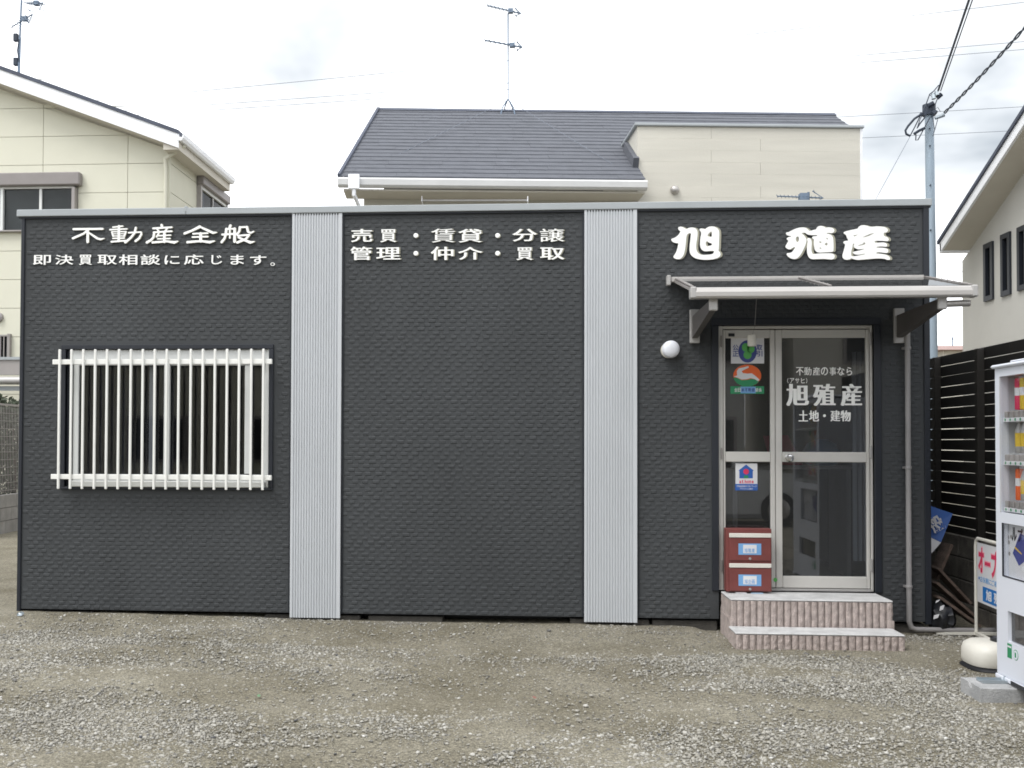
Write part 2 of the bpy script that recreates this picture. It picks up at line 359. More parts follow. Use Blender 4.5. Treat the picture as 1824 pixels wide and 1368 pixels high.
def dirt_material():
    m = bpy.data.materials.new('packed_dirt'); m.use_nodes = True; n = m.node_tree.nodes; l = m.node_tree.links; p = n['Principled BSDF']
    p.inputs['Roughness'].default_value = 0.95; p.inputs['Specular IOR Level'].default_value = 0.2
    g = n.new('ShaderNodeNewGeometry')
    def nz(sc, det, rough=.6):
        t = n.new('ShaderNodeTexNoise'); t.inputs['Scale'].default_value = sc; t.inputs['Detail'].default_value = det; t.inputs['Roughness'].default_value = rough
        l.new(g.outputs['Position'], t.inputs['Vector']); return t
    a = nz(1.1, 5); r = n.new('ShaderNodeValToRGB'); r.color_ramp.elements[0].position = .35; r.color_ramp.elements[1].position = .65
    r.color_ramp.elements[0].color = (0.165, 0.148, 0.108, 1); r.color_ramp.elements[1].color = (0.26, 0.24, 0.19, 1); l.new(a.outputs['Fac'], r.inputs['Fac'])
    b = nz(110, 4, .7); r2 = n.new('ShaderNodeValToRGB'); r2.color_ramp.elements[0].position = .36; r2.color_ramp.elements[1].position = .66
    r2.color_ramp.elements[0].color = (.55, .55, .55, 1); r2.color_ramp.elements[1].color = (1.5, 1.5, 1.5, 1); l.new(b.outputs['Fac'], r2.inputs['Fac'])
    v = n.new('ShaderNodeTexVoronoi'); v.inputs['Scale'].default_value = 75; l.new(g.outputs['Position'], v.inputs['Vector'])
    mr = n.new('ShaderNodeMapRange'); mr.inputs['From Min'].default_value = 0; mr.inputs['From Max'].default_value = 1; mr.inputs['To Min'].default_value = .75; mr.inputs['To Max'].default_value = 1.3
    sp = n.new('ShaderNodeSeparateColor'); l.new(v.outputs['Color'], sp.inputs['Color']); l.new(sp.outputs['Red'], mr.inputs['Value'])
    m1 = n.new('ShaderNodeMix'); m1.data_type = 'RGBA'; m1.blend_type = 'MULTIPLY'; m1.inputs['Factor'].default_value = 1; l.new(r.outputs['Color'], m1.inputs['A']); l.new(r2.outputs['Color'], m1.inputs['B'])
    m2 = n.new('ShaderNodeMix'); m2.data_type = 'RGBA'; m2.blend_type = 'MULTIPLY'; m2.inputs['Factor'].default_value = 1; l.new(m1.outputs['Result'], m2.inputs['A']); l.new(mr.outputs['Result'], m2.inputs['B'])
    l.new(m2.outputs['Result'], p.inputs['Base Color'])
    bp = n.new('ShaderNodeBump'); bp.inputs['Strength'].default_value = .9; bp.inputs['Distance'].default_value = .012; l.new(b.outputs['Fac'], bp.inputs['Height']); l.new(bp.outputs['Normal'], p.inputs['Normal'])
    return m
go = link('ground', np_mesh('ground', vs, fs, 4, True), dirt_material(), None); go['kind'] = 'structure'

def stone_material():
    m = bpy.data.materials.new('gravel_stone'); m.use_nodes = True; n = m.node_tree.nodes; l = m.node_tree.links; p = n['Principled BSDF']
    p.inputs['Roughness'].default_value = 0.9; p.inputs['Specular IOR Level'].default_value = 0.25
    a = n.new('ShaderNodeAttribute'); a.attribute_name = 'tone'; r = n.new('ShaderNodeValToRGB')
    els = [(0, (.08, .083, .095)), (.18, (.16, .157, .15)), (.42, (.28, .265, .23)), (.66, (.385, .37, .33)), (.85, (.50, .49, .46)), (1, (.56, .555, .53))]
    r.color_ramp.elements[0].color = (*els[0][1], 1); r.color_ramp.elements[1].color = (*els[-1][1], 1)
    for q, c in els[1:-1]: e = r.color_ramp.elements.new(q); e.color = (*c, 1)
    l.new(a.outputs['Fac'], r.inputs['Fac']); l.new(r.outputs['Color'], p.inputs['Base Color']); return m
STONE = stone_material()
def patch(x, y): return noise.noise(Vector((x*0.75+5, y*1.5, 1.7))) + 0.5*noise.noise(Vector((x*2.6, y*3.6, 4.2)))
def scatter(name, count, area, smin, smax, fine, power=2.2):
    x0, x1, y0, y1 = area; P = []
    while len(P) < count:
        x = random.uniform(x0, x1); y = random.uniform(y0, y1)
        d = patch(x, y); pr = 0.40 + 1.25*d
        if y > -0.9 and x > -5: pr -= 0.40
        if random.random() < max(pr, 0.09): P.append((x, y))
    P = np.array(P); n = len(P); s = smin + (smax-smin)*rng.random(n)**power
    if fine:
        base = np.array([(1,0,0),(-1,0,0),(0,1,0),(0,-1,0),(0,0,1),(0,0,-1)], float)
        fc = np.array([(0,2,4),(2,1,4),(1,3,4),(3,0,4),(2,0,5),(1,2,5),(3,1,5),(0,3,5)])
    else:
        bm = bmesh.new(); bmesh.ops.create_icosphere(bm, subdivisions=1, radius=1); bm.verts.ensure_lookup_table()
        base = np.array([v.co[:] for v in bm.verts]); fc = np.array([[v.index for v in f.verts] for f in bm.faces]); bm.free()
    k = len(base); V = base[None]*(1 + rng.uniform(-.28, .28, (n, k, 1)))
    V = V * np.stack([rng.uniform(.7, 1.35, n), rng.uniform(.6, 1.0, n), rng.uniform(.35, .75, n)], -1)[:, None, :]
    th = rng.uniform(0, 2*math.pi, n); tl = rng.uniform(-.5, .5, n)
    c, sn = np.cos(tl)[:, None], np.sin(tl)[:, None]; y_, z_ = V[..., 1]*c - V[..., 2]*sn, V[..., 1]*sn + V[..., 2]*c
    c, sn = np.cos(th)[:, None], np.sin(th)[:, None]; V = np.stack([V[..., 0]*c - y_*sn, V[..., 0]*sn + y_*c, z_], -1)*s[:, None, None]
    zz = np.array([gz(a, b) for a, b in P]) + s*rng.uniform(.0, .35, n) - 0.002
    V = V + np.stack([P[:, 0], P[:, 1], zz], -1)[:, None, :]
    Fc = fc[None] + (np.arange(n)*k)[:, None, None]
    tone = np.repeat(np.clip(rng.normal(.50, .15, n), 0, 1), k)
    o = link(name, np_mesh(name, V.reshape(-1, 3), Fc.reshape(-1, 3), 3, False, tone), STONE, None); o['kind'] = 'stuff'
    tag(o, {'gravel': 'pale crushed gravel strewn over the packed dirt yard', 'grit': 'fine grit and small chippings between the gravel stones'}[name], 'gravel')
    return o
scatter('gravel', 75000, (-6.2, 4.6, -5.0, -0.02), 0.004, 0.0145, False, 2.6)
scatter('grit', 130000, (-6.2, 4.6, -5.0, -0.02), 0.003, 0.008, True, 1.5)

# ================================================================ OFFICE BUILDING
XL, XR, ZB, ZT = -4.198, 3.022, 0.092, 3.285
def wx(px, py=740, Y=0): return at(px, py, Y).x
def wz(py, px=900, Y=0): return at(px, py, Y).z
bld = thing('office_building', 'low dark grey flat-roofed office with brick-embossed siding and two silver ribbed strips', 'building', (0, 0, 0))
s1a, s1b, s2a, s2b = wx(519), wx(609), wx(1040), wx(1135)
WIN = (wx(117, 740), wx(479, 740), wz(868, 300), wz(622, 300))
DOOR = (wx(1280, 820), wx(1557, 820), 0.31, wz(579, 1420))
# embossed siding: every staggered pad is geometry
def siding(x0, x1, holes, name='siding_panel'):
    mb = MB(); mb.cells(x0, x1, ZB, ZT, holes, 0.0, 0.1)
    ph, pw, pitch = 0.0318, 0.050, 0.0855; row = 0; z = ZB + 0.004; V, Fq = [], []
    while z + ph < ZT - .002:
        x = x0 + 0.006 + ((row % 2)*0.5 + 0.13*math.sin(row*1.7))*pitch - pitch
        while x < x1:
            a = x + random.uniform(-.004, .004); wdt = pw + random.uniform(-.008, .010)
            za, zb = z + .003, z + ph - .002; d = 0.0027 + random.uniform(-.0008, .0012)
            if a > x0+.003 and a + wdt < x1-.003 and not any(a+wdt > h[0]-.055 and a < h[1]+.055 and zb > h[2]-.05 and za < h[3]+.055 for h in holes):
                b = len(V); i, t = .006, .007
                V += [(a, -.0002, za), (a+wdt, -.0002, za), (a+wdt, -.0002, zb), (a, -.0002, zb),
                      (a+i, -d*1.05, za+.004), (a+wdt-i, -d*1.05, za+.004), (a+wdt-i, -d, zb-t), (a+i, -d, zb-t)]
                Fq += [(b+4, b+5, b+6, b+7), (b, b+1, b+5, b+4), (b+1, b+2, b+6, b+5), (b+2, b+3, b+7, b+6), (b+3, b, b+4, b+7)]
            x += pitch
        z += ph + (.003 if row % 14 == 13 else 0); row += 1
    mb.add(V, Fq); return obj(name, mb, 'siding', bld)
siding(XL+.03, s1a, [WIN]); siding(s1b, s2a, []); siding(s2b, XR-.045, [DOOR, (DOOR[0], DOOR[1], -1, .32)])
for a, b in ((s1a, s1b), (s2a, s2b)):            # ribbed steel strips
    mb = MB(); e = .022; n = 17; pw = (b-a-2*e)/n; prof = [(a+.003, -.004), (a+.003, -.026), (a+e, -.026)]
    for k in range(n):
        x = a+e+k*pw; prof += [(x+pw*.12, -.017), (x+pw*.40, -.017), (x+pw*.55, -.026), (x+pw*.95, -.026)]
    prof += [(b-e, -.026), (b-.003, -.026), (b-.003, -.004)]
    m_ = len(prof); mb.add([(x, y, ZB-.035) for x, y in prof] + [(x, y, ZT-.002) for x, y in prof], [(i, i+1, m_+i+1, m_+i) for i in range(m_-1)])
    mb.add([(x, y, ZB-.035) for x, y in prof], [tuple(range(m_))])
    obj('ribbed_strip', mb, 'steel', bld)
    bx('corner_trim', (a-.012, -.010, ZB), (a-.0005, .05, ZT-.002), 'navy', bld); bx('corner_trim', (b+.0005, -.010, ZB), (b+.012, .05, ZT-.002), 'navy', bld)
bx('corner_trim', (XL, -.014, ZB-.02), (XL+.03, 4.6, ZT-.002), 'navy', bld, .004)
bx('corner_trim', (XR-.045, -.014, ZB-.02), (XR, .06, ZT-.002), 'navy', bld, .004)
bx('side_wall', (XR-.10, .062, ZB), (XR-.004, 4.6, ZT), 'siding', bld)
bx('back_wall', (XL+.032, 4.5, ZB), (XR-.102, 4.6, ZT), 'siding', bld)
bx('coping', (XL-.03, -.035, ZT), (wx(330), .10, ZT+.056), 'coping', bld, .004)
bx('coping', (wx(330)+.002, -.035, ZT), (XR+.015, .10, ZT+.054), 'coping', bld, .004)
bx('drip_edge', (XL-.02, -.018, ZT-.014), (XR+.01, -.001, ZT-.001), 'navy', bld)
bx('coping_joint', (wx(330)-.012, -.037, ZT+.02), (wx(330)+.012, .10, ZT+.066), 'coping', bld, .003)
bx('roof', (XL+.0, .11, ZT-.05), (XR-.0, 4.62, ZT+.02), 'coping', bld)
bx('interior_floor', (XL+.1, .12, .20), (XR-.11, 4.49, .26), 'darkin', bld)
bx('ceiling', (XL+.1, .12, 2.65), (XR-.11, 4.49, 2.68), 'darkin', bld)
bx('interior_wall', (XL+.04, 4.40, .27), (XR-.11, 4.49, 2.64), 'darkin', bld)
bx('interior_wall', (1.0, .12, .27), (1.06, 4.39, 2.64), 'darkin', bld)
for a, b in ((46, 163), (470, 640), (655, 788), (1016, 1157), (1163, 1279)):
    bx('foundation_block', (wx(a, 1100), .03, -.06), (wx(b, 1100), .20, ZB-.022), 'found', bld, .006)
bx('foundation_beam', (XL+.06, .22, -.06), (XR-.06, .40, ZB-.01), 'black', bld)
bx('foundation_block', (2.62, .03, -.06), (2.98, .20, ZB-.022), 'found', bld, .006)
# opening surrounds
def surround(o, t, bottom, proud=.016):
    x0, x1, z0, z1 = o; q = lambda a, b: bx('opening_trim', a, b, 'navy', bld, .003)
    q((x0-t, -proud, z1), (x1+t, .05, z1+t)); q((x0-t, -proud, z0), (x0, .05, z1-.001)); q((x1, -proud, z0), (x1+t, .05, z1-.001))
    if bottom: q((x0-t, -proud, z0-.02), (x1+t, .05, z0-.001))
surround(WIN, .036, True); surround(DOOR, .052, False)

# window: frame, two sliding sashes, panes
def wp(x, y, Y=.04): return at(x, y, Y)
win = bpy.data.objects.new('window', None); COL.objects.link(win); win.parent = bld; win.location = (WIN[0], .04, WIN[2])
x0, x1, z0, z1 = WIN; g = .0015
bx('frame', (x0+g, .015, z0+g), (x0+.045, .11, z1-g), 'navy', win); bx('frame', (x1-.030, .015, z0+g), (x1-g, .11, z1-g), 'alu', win)
bx('frame', (x0+.046, .015, z1-.095), (x1-.031, .11, z1-g), 'alu', win, .004)
bx('sill', (x0+.046, -.03, z0+g), (x1-.031, .11, z0+.05), 'alu', win, .006)
xm = wx(297, 740, .05)
def sash(a, b, y, parent):
    s = bpy.data.objects.new('sash', None); COL.objects.link(s); s.parent = parent; s.location = (a-x0, y-.04, .05)
    zb, zt = z0+.051, z1-.096; t = .045
    bx('stile', (a, y, zb), (a+t, y+.03, zt), 'alu', s, .003); bx('stile', (b-t, y, zb), (b, y+.03, zt), 'alu', s, .003)
    return s
sa = bpy.data.objects.new('sash', None)
for a, b, y in ((x0+.047, xm+.028, .030), (xm-.028, x1-.032, .068)):
    zb, zt = z0+.052, z1-.097; t = .046
    bx('sash_frame', (a, y, zb), (a+t, y+.03, zt), 'alu', win, .003); bx('sash_frame', (b-t, y, zb), (b, y+.03, zt), 'alu', win, .003)
    bx('sash_frame', (a+t, y, zt-.03), (b-t, y+.03, zt), 'alu', win, .003); bx('sash_frame', (a+t, y, zb), (b-t, y+.03, zb+.05), 'alu', win, .003)
    bx('pane', (a+t, y+.012, zb+.05), (b-t, y+.016, zt-.03), 'glass', win)
bpy.data.objects.remove(sa)
bx('sash_frame', (wx(266, 740, .08), .070, z0+.11), (wx(275, 740, .08), .095, z1-.13), 'silverd', win, .003)
bx('sash_frame', (wx(438, 740, .08), .040, z0+.11), (wx(447, 740, .08), .066, z1-.13), 'alu', win, .003)
# grille in front of the window
gr = bpy.data.objects.new('window_grille', None); COL.objects.link(gr); gr.parent = bld; gr.location = (WIN[0], -.1, WIN[2])
a, b = at(95, 645, -.10), at(485, 645, -.10)
bx('rail', (a.x, -.118, a.z-.020), (b.x, -.092, a.z+.020), 'white', gr, .003)
a2, b2 = at(92, 847, -.10), at(484, 853, -.10)
bx('rail', (a2.x, -.118, (a2.z+b2.z)/2-.020), (b2.x, -.092, (a2.z+b2.z)/2+.020), 'white', gr, .003)
zt, zb = at(290, 622, -.12).z, at(290, 872, -.12).z; n = 18; xa, xb = at(105, 740, -.13).x, at(468.5, 740, -.13).x
first = bx('bar', (xa-.0095, -.137, zb), (xa+.0095, -.1185, zt), 'white', gr, .004)
for k in range(1, n): rep(first, 'bar', ((xb-xa)*k/(n-1), 0, 0), gr)
for x in (x0+.02, x1-.02):
    for z in ((a.z), (a2.z+b2.z)/2): bx('grille_bracket', (x-.012, -.0915, z-.012), (x+.012, -.017, z+.012), 'white', gr)

# door pair
DY = .045
dr = bpy.data.objects.new('entrance_door', None); COL.objects.link(dr); dr.parent = bld; dr.location = (DOOR[0], DY, .3)
dx0, dx1, dz0, dz1 = DOOR; dz0 = .312
def dxp(px): return at(px, 815, DY).x
def dzp(py): return at(1420, py, DY).z
bx('frame', (dx0+g, .02, dz0), (dxp(1287), .09, dz1-g), 'door', dr, .003); bx('frame', (dxp(1549), .02, dz0), (dx1-g, .09, dz1-g), 'door', dr, .003)
bx('frame', (dxp(1287)+.001, .02, dzp(586)), (dxp(1549)-.001, .09, dz1-g), 'door', dr, .003)
bx('threshold', (dxp(1287)+.001, .005, dz0), (dxp(1549)-.001, .09, dz0+.018), 'silverd', dr, .003)
def leaf(px0, g0, g1, px1):
    a, b = dxp(px0), dxp(px1); ga, gb = dxp(g0), dxp(g1); zt_, zb_ = dzp(587.5), dz0+.022; k = lambda q, r: bx('door_frame', q, r, 'door', dr, .004)
    k((a, .028, zb_), (ga, .075, zt_)); k((gb, .028, zb_), (b, .075, zt_))
    k((ga+.001, .028, dzp(602)), (gb-.001, .075, zt_)); k((ga+.001, .028, dzp(823)), (gb-.001, .075, dzp(805))); k((ga+.001, .028, zb_), (gb-.001, .075, dzp(1026)))
    bx('pane', (ga, .050, dzp(805)), (gb, .054, dzp(602)), 'glassd', dr); bx('pane', (ga, .050, dzp(1026)), (gb, .054, dzp(823)), 'glassd', dr)
leaf(1288, 1291.8, 1372, 1380); leaf(1381, 1392.5, 1542.5, 1548)
kc = at(1406, 815.5, 0)
obj('knob', MB().lathe((kc.x, .028, kc.z), [(.024, 0), (.026, .006), (.012, .01), (.012, .03), (.027, .036), (.031, .055), (.024, .068), (.008, .071)], (0, -1, 0), 20), 'chrome', dr, True)
for z in (dzp(605), dzp(805), dzp(1005)):
    bx('hinge', (dxp(1549)-.009, .008, z-.05), (dxp(1549)+.009, .0195, z+.05), 'silverd', dr, .003); bx('hinge', (dxp(1284)-.005, .008, z-.06), (dxp(1284)+.006, .0195, z+.03), 'taupe', dr, .003)
bx('name_plate', (dxp(1297), .018, dzp(599.5)), (dxp(1308), .0275, dzp(594)), 'black', dr, .002)

# lettering on the glass
LY = .0495
def lettering(label, loc, cat='lettering', group=None): return thing('lettering', label, cat, loc, group)
t = lettering('small white serif line reading 不動産の事なら high on the right door glass', at(1468, 668, LY))
for ch, a, b in (('不',320,470),('動',485,630),('産',660,805),('の',825,965),('事',1000,1132),('な',1155,1300),('ら',1345,1455)):
    px_letter(ch, 1390+a/11.4, 654, 1390+b/11.4, 668.6, LY, .0012, 'whitel', t, .006 if ch != '動' else 0, (-.018, .018))
t = lettering('tiny white reading (アサヒ) above the large characters on the door glass', at(1420, 682, LY))
for ch, a, b in (('（',140,165),('ア',190,280),('サ',300,385),('ヒ',420,495),('）',520,545)):
    px_letter(ch, 1390+a/11.4, 673.6, 1390+b/11.4, 682.6, LY, .0012, 'whitel', t, .01)
t = lettering('large bold white characters 旭殖産 in the middle of the right door glass', at(1468, 723, LY))
for ch, a, b in (('旭',135,562),('殖',680,1105),('産',1238,1642)):
    px_letter(ch, 1390+a/11.4, 683.8, 1390+b/11.4, 723, LY, .0012, 'whitel', t, .004, (-.045, -.015, .015, .045))
t = lettering('white serif line reading 土地・建物 low on the right door glass', at(1468, 751, LY))
for ch, a, b in (('土',375,555),('地',585,780),('建',1020,1210),('物',1225,1425)):
    px_letter(ch, 1390+a/11.4, 731, 1390+b/11.4, 750.6, LY, .0012, 'whitel', t, .006, (-.025, .025))
c = at(1468.5, 740.5, LY); obj('letter', MB().lathe(c, [(.011, 0), (.011, .0012)], (0, -1, 0), 14), 'whitel', t)

# ---------------------------------------------------------------- facade lettering
FY = -.012
t = lettering('thin white wide line reading 即決買取相談に応じます。 above the barred window', at(270, 472, FY))
for ch, a, b, c0, d0 in (('即',59.5,91,454.5,472),('決',98.6,131,454,471.5),('買',141,164.5,454,472),('取',174,208.7,454,471.5),('相',212,245,453.5,472),('談',251,286,453.5,472),
                 ('に',293.6,320,455,471),('応',328,363,453.5,471.5),('じ',377,396,454.5,471),('ま',411,434.8,454,471.5),('す',445.6,474.6,455,472),('。',481.8,489.8,467.8,473.6)):
    px_letter(ch, a, c0, b, d0, FY+.004, .006, 'whitel', t, .008 if ch != '。' else 0)
def A(x, y): return (110+x/10.133, 395+y/10.133)
def S(*p): return [(*A(x, y), wd/10.133) for x, y, wd in p]
ROW = {
 '不': [S((215,135,40),(740,130,38)), S((470,150,34),(400,215,38),(205,300,42)), S((472,150,46),(470,365,48)), S((500,205,28),(640,300,44),(700,318,40),(770,302,14))],
 '動': [S((925,100,26),(1100,80,30)), S((872,145,30),(1180,130,26)), S((1035,80,42),(1030,350,44)), S((905,185,26),(930,262,30)), S((905,182,22),(1160,180,22)), S((1162,180,28),(1130,262,34)),
        S((930,220,16),(1130,218,16)), S((930,258,20),(1130,258,20)), S((925,302,26),(1130,296,26)), S((900,362,34),(1150,342,32)), S((1210,200,28),(1430,188,28)),
        S((1430,190,34),(1440,225,36),(1400,300,40),(1335,350,44)), S((1340,110,40),(1320,200,40),(1250,290,40),(1150,375,44))],
 '産': [[(288,401,4.5),(289,406,4)], [(273,407,3.5),(306,405,3.2)], [(280,408,3),(283,412,3)], [(298,407,3),(294,412,3)], [(274,414,3.4),(306,412,3.2)],
        [(275,414,4),(273.5,423,4),(269,428,4),(262,432,4.6)], [(283,416,3),(279,422,3)], [(283,420,2.6),(304,419,2.6)], [(293,414,4.6),(293,431,4.6)], [(281,425.5,2.6),(303,425,2.6)], [(272,432,4),(298,430,3.6),(311,432,5),(317,430,2)]],
 '全': [[(356,404,5),(342,411,4),(329,416,4.4)], [(356,404,3.2),(372,411.5,4.6),(380,415,4.4),(386,414,2)], [(344,416.5,3),(370,415.5,3)], [(357.5,416,5),(357.5,430,5)], [(343,422.5,3),(370,421.5,3.2)], [(334,431.5,4.4),(358,429.5,3.8),(374,431.5,4.8),(382,429.5,2.4)]],
 '般': [[(410.5,402,4.6),(408,408,4)], [(403.5,408,4.6),(402,419,4.4),(400,425,4.2),(395,431.5,4.4)], [(403,408,3),(418,407.5,3)], [(418,407.5,4.8),(418,430.5,4.8)], [(396,418,3.6),(421,416.5,3.4)], [(409.5,410.5,3),(409.5,415,3)], [(409.5,420,3),(409.5,424,3)],
        [(427.5,405,4.4),(426.5,412,4),(422,418,3.6)], [(427,405,3.2),(440,404.5,3.2)], [(440,404.5,4.4),(442,413,4),(447,415,3.4),(452,412.5,2.6)], [(424,420,3.2),(444,418.5,3.2)], [(444,418.5,4),(438,426,4),(423,432,4.4)], [(425,423,3.6),(435,427.5,4),(446,432,5),(453,430.5,2)]]}
t = lettering('raised white brush-style heading reading 不動産全般 at the top left of the facade', at(290, 434, FY))
for ch in '不動産全般':
    stroke_letter(ROW[ch], FY+.008, .009, 'cream', t, (1.5, .5), 'letter_side_shade'); stroke_letter(ROW[ch], FY-.0012, .005, 'whitel', t)  # layer shifted right and down stands in for shaded stroke sides
def row(label, items, dots, dy):
    t = lettering(label, at(815, items[0][4], FY))
    for ch, a, b, c0, d0 in items:
        px_letter(ch, a+1.4, c0+.5, b+1.0, d0+.3, FY+.008, .009, 'cream', t, .014 if ch not in '譲賃' else 0, (-.014, .014), name='letter_side_shade'); px_letter(ch, a+.4, c0, b-1.0, d0, FY-.0012, .005, 'whitel', t, .008 if ch not in '譲賃' else 0, (-.006, .006))  # grey-cream copy behind each letter draws its side shading
    for x in dots:
        c = at(x, dy, FY); obj('letter_side_shade', MB().lathe((c.x+.006, FY+.008, c.z-.002), [(.019, 0), (.019, .009)], (0, -1, 0), 20), 'cream', t)
        obj('letter', MB().lathe((c.x, FY-.0012, c.z), [(.019, 0), (.019, .004), (.015, .006)], (0, -1, 0), 20), 'whitel', t)
row('upper white row reading 売買・賃貸・分譲 on the middle wall panel', [('売',625,664,408,431.3),('買',677,707,408.6,431.6),('賃',767.7,810.7,407.5,432),('貸',816,859.3,408,432),('分',912.5,957,408,430),('譲',961.6,1005.7,407.5,431)], (740.8, 886.4), 419.7)
row('lower white row reading 管理・仲介・買取 on the middle wall panel', [('管',623.8,662.7,439.5,463.4),('理',670,713.7,440.8,462.5),('仲',767,808.5,439.5,463.4),('介',815.5,859.9,440,462.7),('買',919.6,949.8,440.8,463.4),('取',961.6,1005.7,440.8,462.7)], (740.8, 886.4), 451.5)
def ring(ox, oy, sc, txt): return [(ox+float(a)/sc, oy+float(b)/sc) for a, b in (q.split(',') for q in txt.split())]
BIG = [
 [ring(1190,395,17.1,"300,200 320,165 380,150 450,165 500,200 560,225 600,200 680,178 760,178 840,205 885,270 900,350 890,480 870,600 855,740 860,850 890,930 950,985 1040,1015 1180,1010 1300,998 1370,975 1405,892 1300,890 1150,905 1080,895 1010,840 975,760 968,640 980,500 1000,400 1005,320 960,270 955,230 990,205 1060,210 1125,235 1170,190 1240,155 1330,142 1420,155 1500,200 1550,270 1560,380 1555,500 1550,700 1545,830 1530,890 1580,930 1600,1000 1580,1060 1500,1110 1380,1145 1200,1165 1000,1155 850,1125 740,1065 670,980 650,860 655,720 670,600 685,450 695,355 640,350 590,380 560,440 548,540 535,700 515,850 490,970 440,1070 370,1140 260,1145 190,1115 155,1070 190,1010 240,930 280,820 305,700 310,655 240,655 160,630 110,590 88,545 120,515 190,495 260,450 320,390 365,320 370,290 320,250"),
  ring(1190,395,17.1,"1190,430 1240,350 1330,285 1330,470 1260,460"), ring(1190,395,17.1,"1145,690 1150,620 1190,590 1240,640 1330,665 1330,720 1250,735 1180,760")],
 [ring(1390,395,16.58,"160,340 175,315 240,310 330,260 440,210 560,175 680,165 760,190 820,235 850,280 960,250 1060,225 1070,180 1120,135 1200,120 1280,145 1330,180 1400,165 1500,175 1570,210 1595,260 1570,320 1510,345 1440,330 1360,335 1360,355 1440,365 1510,400 1550,470 1565,600 1570,780 1560,880 1500,900 1380,900 1240,910 1130,915 1060,890 1010,830 990,720 985,600 985,520 940,490 935,450 980,430 1080,425 1085,395 950,400 830,390 760,360 740,325 610,335 680,390 740,460 765,520 765,600 735,700 690,800 630,920 570,1010 500,1080 410,1110 310,1090 220,1030 175,960 200,925 270,925 340,900 390,830 440,755 400,750 340,790 280,825 200,805 140,745 170,680 240,560 190,530 185,490 230,455 320,440 320,425 230,415 175,385"),
  ring(1390,395,16.58,"450,500 480,440 530,440 545,480 540,560 515,605 470,590"), ring(1390,395,16.58,"1140,575 1225,600 1165,645"), ring(1390,395,16.58,"1340,485 1400,482 1388,540"), ring(1390,395,16.58,"1285,670 1388,608 1378,715"), ring(1390,395,16.58,"1152,750 1230,792 1155,805"),
  ring(1390,395,16.58,"778,525 805,485 850,480 890,510 920,570 925,650 915,780 920,880 955,965 1060,945 1200,935 1400,932 1520,938 1590,980 1605,1040 1570,1105 1480,1120 1300,1100 1100,1105 950,1110 880,1095 820,1030 785,920 780,800 790,680 805,580")],
 [ring(1490,395,16.58,"200,330 230,295 400,250 630,205 650,150 720,110 810,100 890,120 980,150 1080,148 1200,135 1340,145 1450,170 1510,220 1515,270 1470,325 1395,322 1390,400 1425,435 1500,455 1545,520 1520,580 1440,575 1330,565 1140,565 1120,600 1150,625 1280,615 1400,610 1480,650 1500,700 1470,745 1400,735 1280,732 1175,745 1180,772 1320,768 1440,778 1520,820 1530,880 1500,925 1420,925 1300,905 1180,905 1170,945 1280,942 1420,965 1530,1010 1580,1070 1570,1130 1500,1130 1400,1095 1240,1085 1050,1095 900,1110 720,1125 600,1130 500,1110 430,1075 380,1115 300,1130 220,1110 175,1060 170,990 190,920 220,820 245,720 250,665 205,640 195,600 230,570 355,560 310,490 275,390 225,360"),
  ring(1490,395,16.58,"480,650 530,650 500,700 505,745 560,795 660,822 860,795 700,845 480,890 475,920 530,965 640,978 845,942 845,960 650,1000 445,1030 430,980 430,880 460,780"), ring(1490,395,16.58,"490,395 540,405 650,370 560,420 520,440"), ring(1490,395,16.58,"730,472 850,422 1000,360 1130,325 1010,392 900,440"), ring(1490,395,16.58,"785,655 800,595 868,660 640,722 635,700")]]
t = lettering('very large thick white brush characters 旭 殖産 above the door awning', at(1393, 463, FY))
for rings in BIG:
    curve_letter(rings, FY+.009, .016, 'cream', t, (3.0, .7), name='letter_side_shade'); curve_letter(rings, FY-.0072, .005, 'whitel', t)  # shifted copy behind gives the characters a painted shaded edge

# ---------------------------------------------------------------- awning over the door
awn = thing('door_awning', 'silver-edged awning with smoked flat panels over the glass entrance', 'awning', (2.1, -.02, 2.5))
AYF = -.91; ax0, ax1 = at(1229, 521, AYF).x, at(1738, 521, AYF).x; zbk, zfr = at(1420, 496.5, -.03).z, at(1480, 521, AYF).z
bx('wall_rail', (ax0-.02, -.06, zbk-.022), (ax1-.03, -.016, zbk+.018), 'silver', awn, .004)
gut = MB()
prof = [(-.035, -.038), (.028, -.038), (.036, -.030), (.036, .030), (.026, .040), (-.012, .040), (-.034, .028), (-.043, .004), (-.043, -.025)]
gut.prism([(ax0, AYF+a_, zfr+b_) for a_, b_ in prof], (ax1-ax0-.001, 0, 0)); obj('gutter_bar', gut, 'silver', awn)
for x in (ax0, ax1): bx('end_cap', (x-.002 if x == ax0 else x-.04, AYF-.045, zfr-.040), (x+.04 if x == ax0 else x+.002, AYF+.039, zfr+.042), 'silverd', awn, .008)
bx('end_cap', (ax0-.055, -.075, zbk-.05), (ax0-.021, -.016, zbk+.03), 'silverd', awn, .006)
pf, pb = (AYF+.03, zfr+.044), (-.06, zbk-.005)
nP = 2
for k in range(nP):
    xa_, xb_ = ax0+.03+(ax1-ax0-.05)*k/nP, ax0+.03+(ax1-ax0-.05)*(k+1)/nP-.002
    mb = MB().prism([(xa_, pf[0], pf[1]), (xb_, pf[0], pf[1]), (xb_, pb[0], pb[1]), (xa_, pb[0], pb[1])], (0, 0, .004)); obj('roof_panel', mb, 'poly', awn)
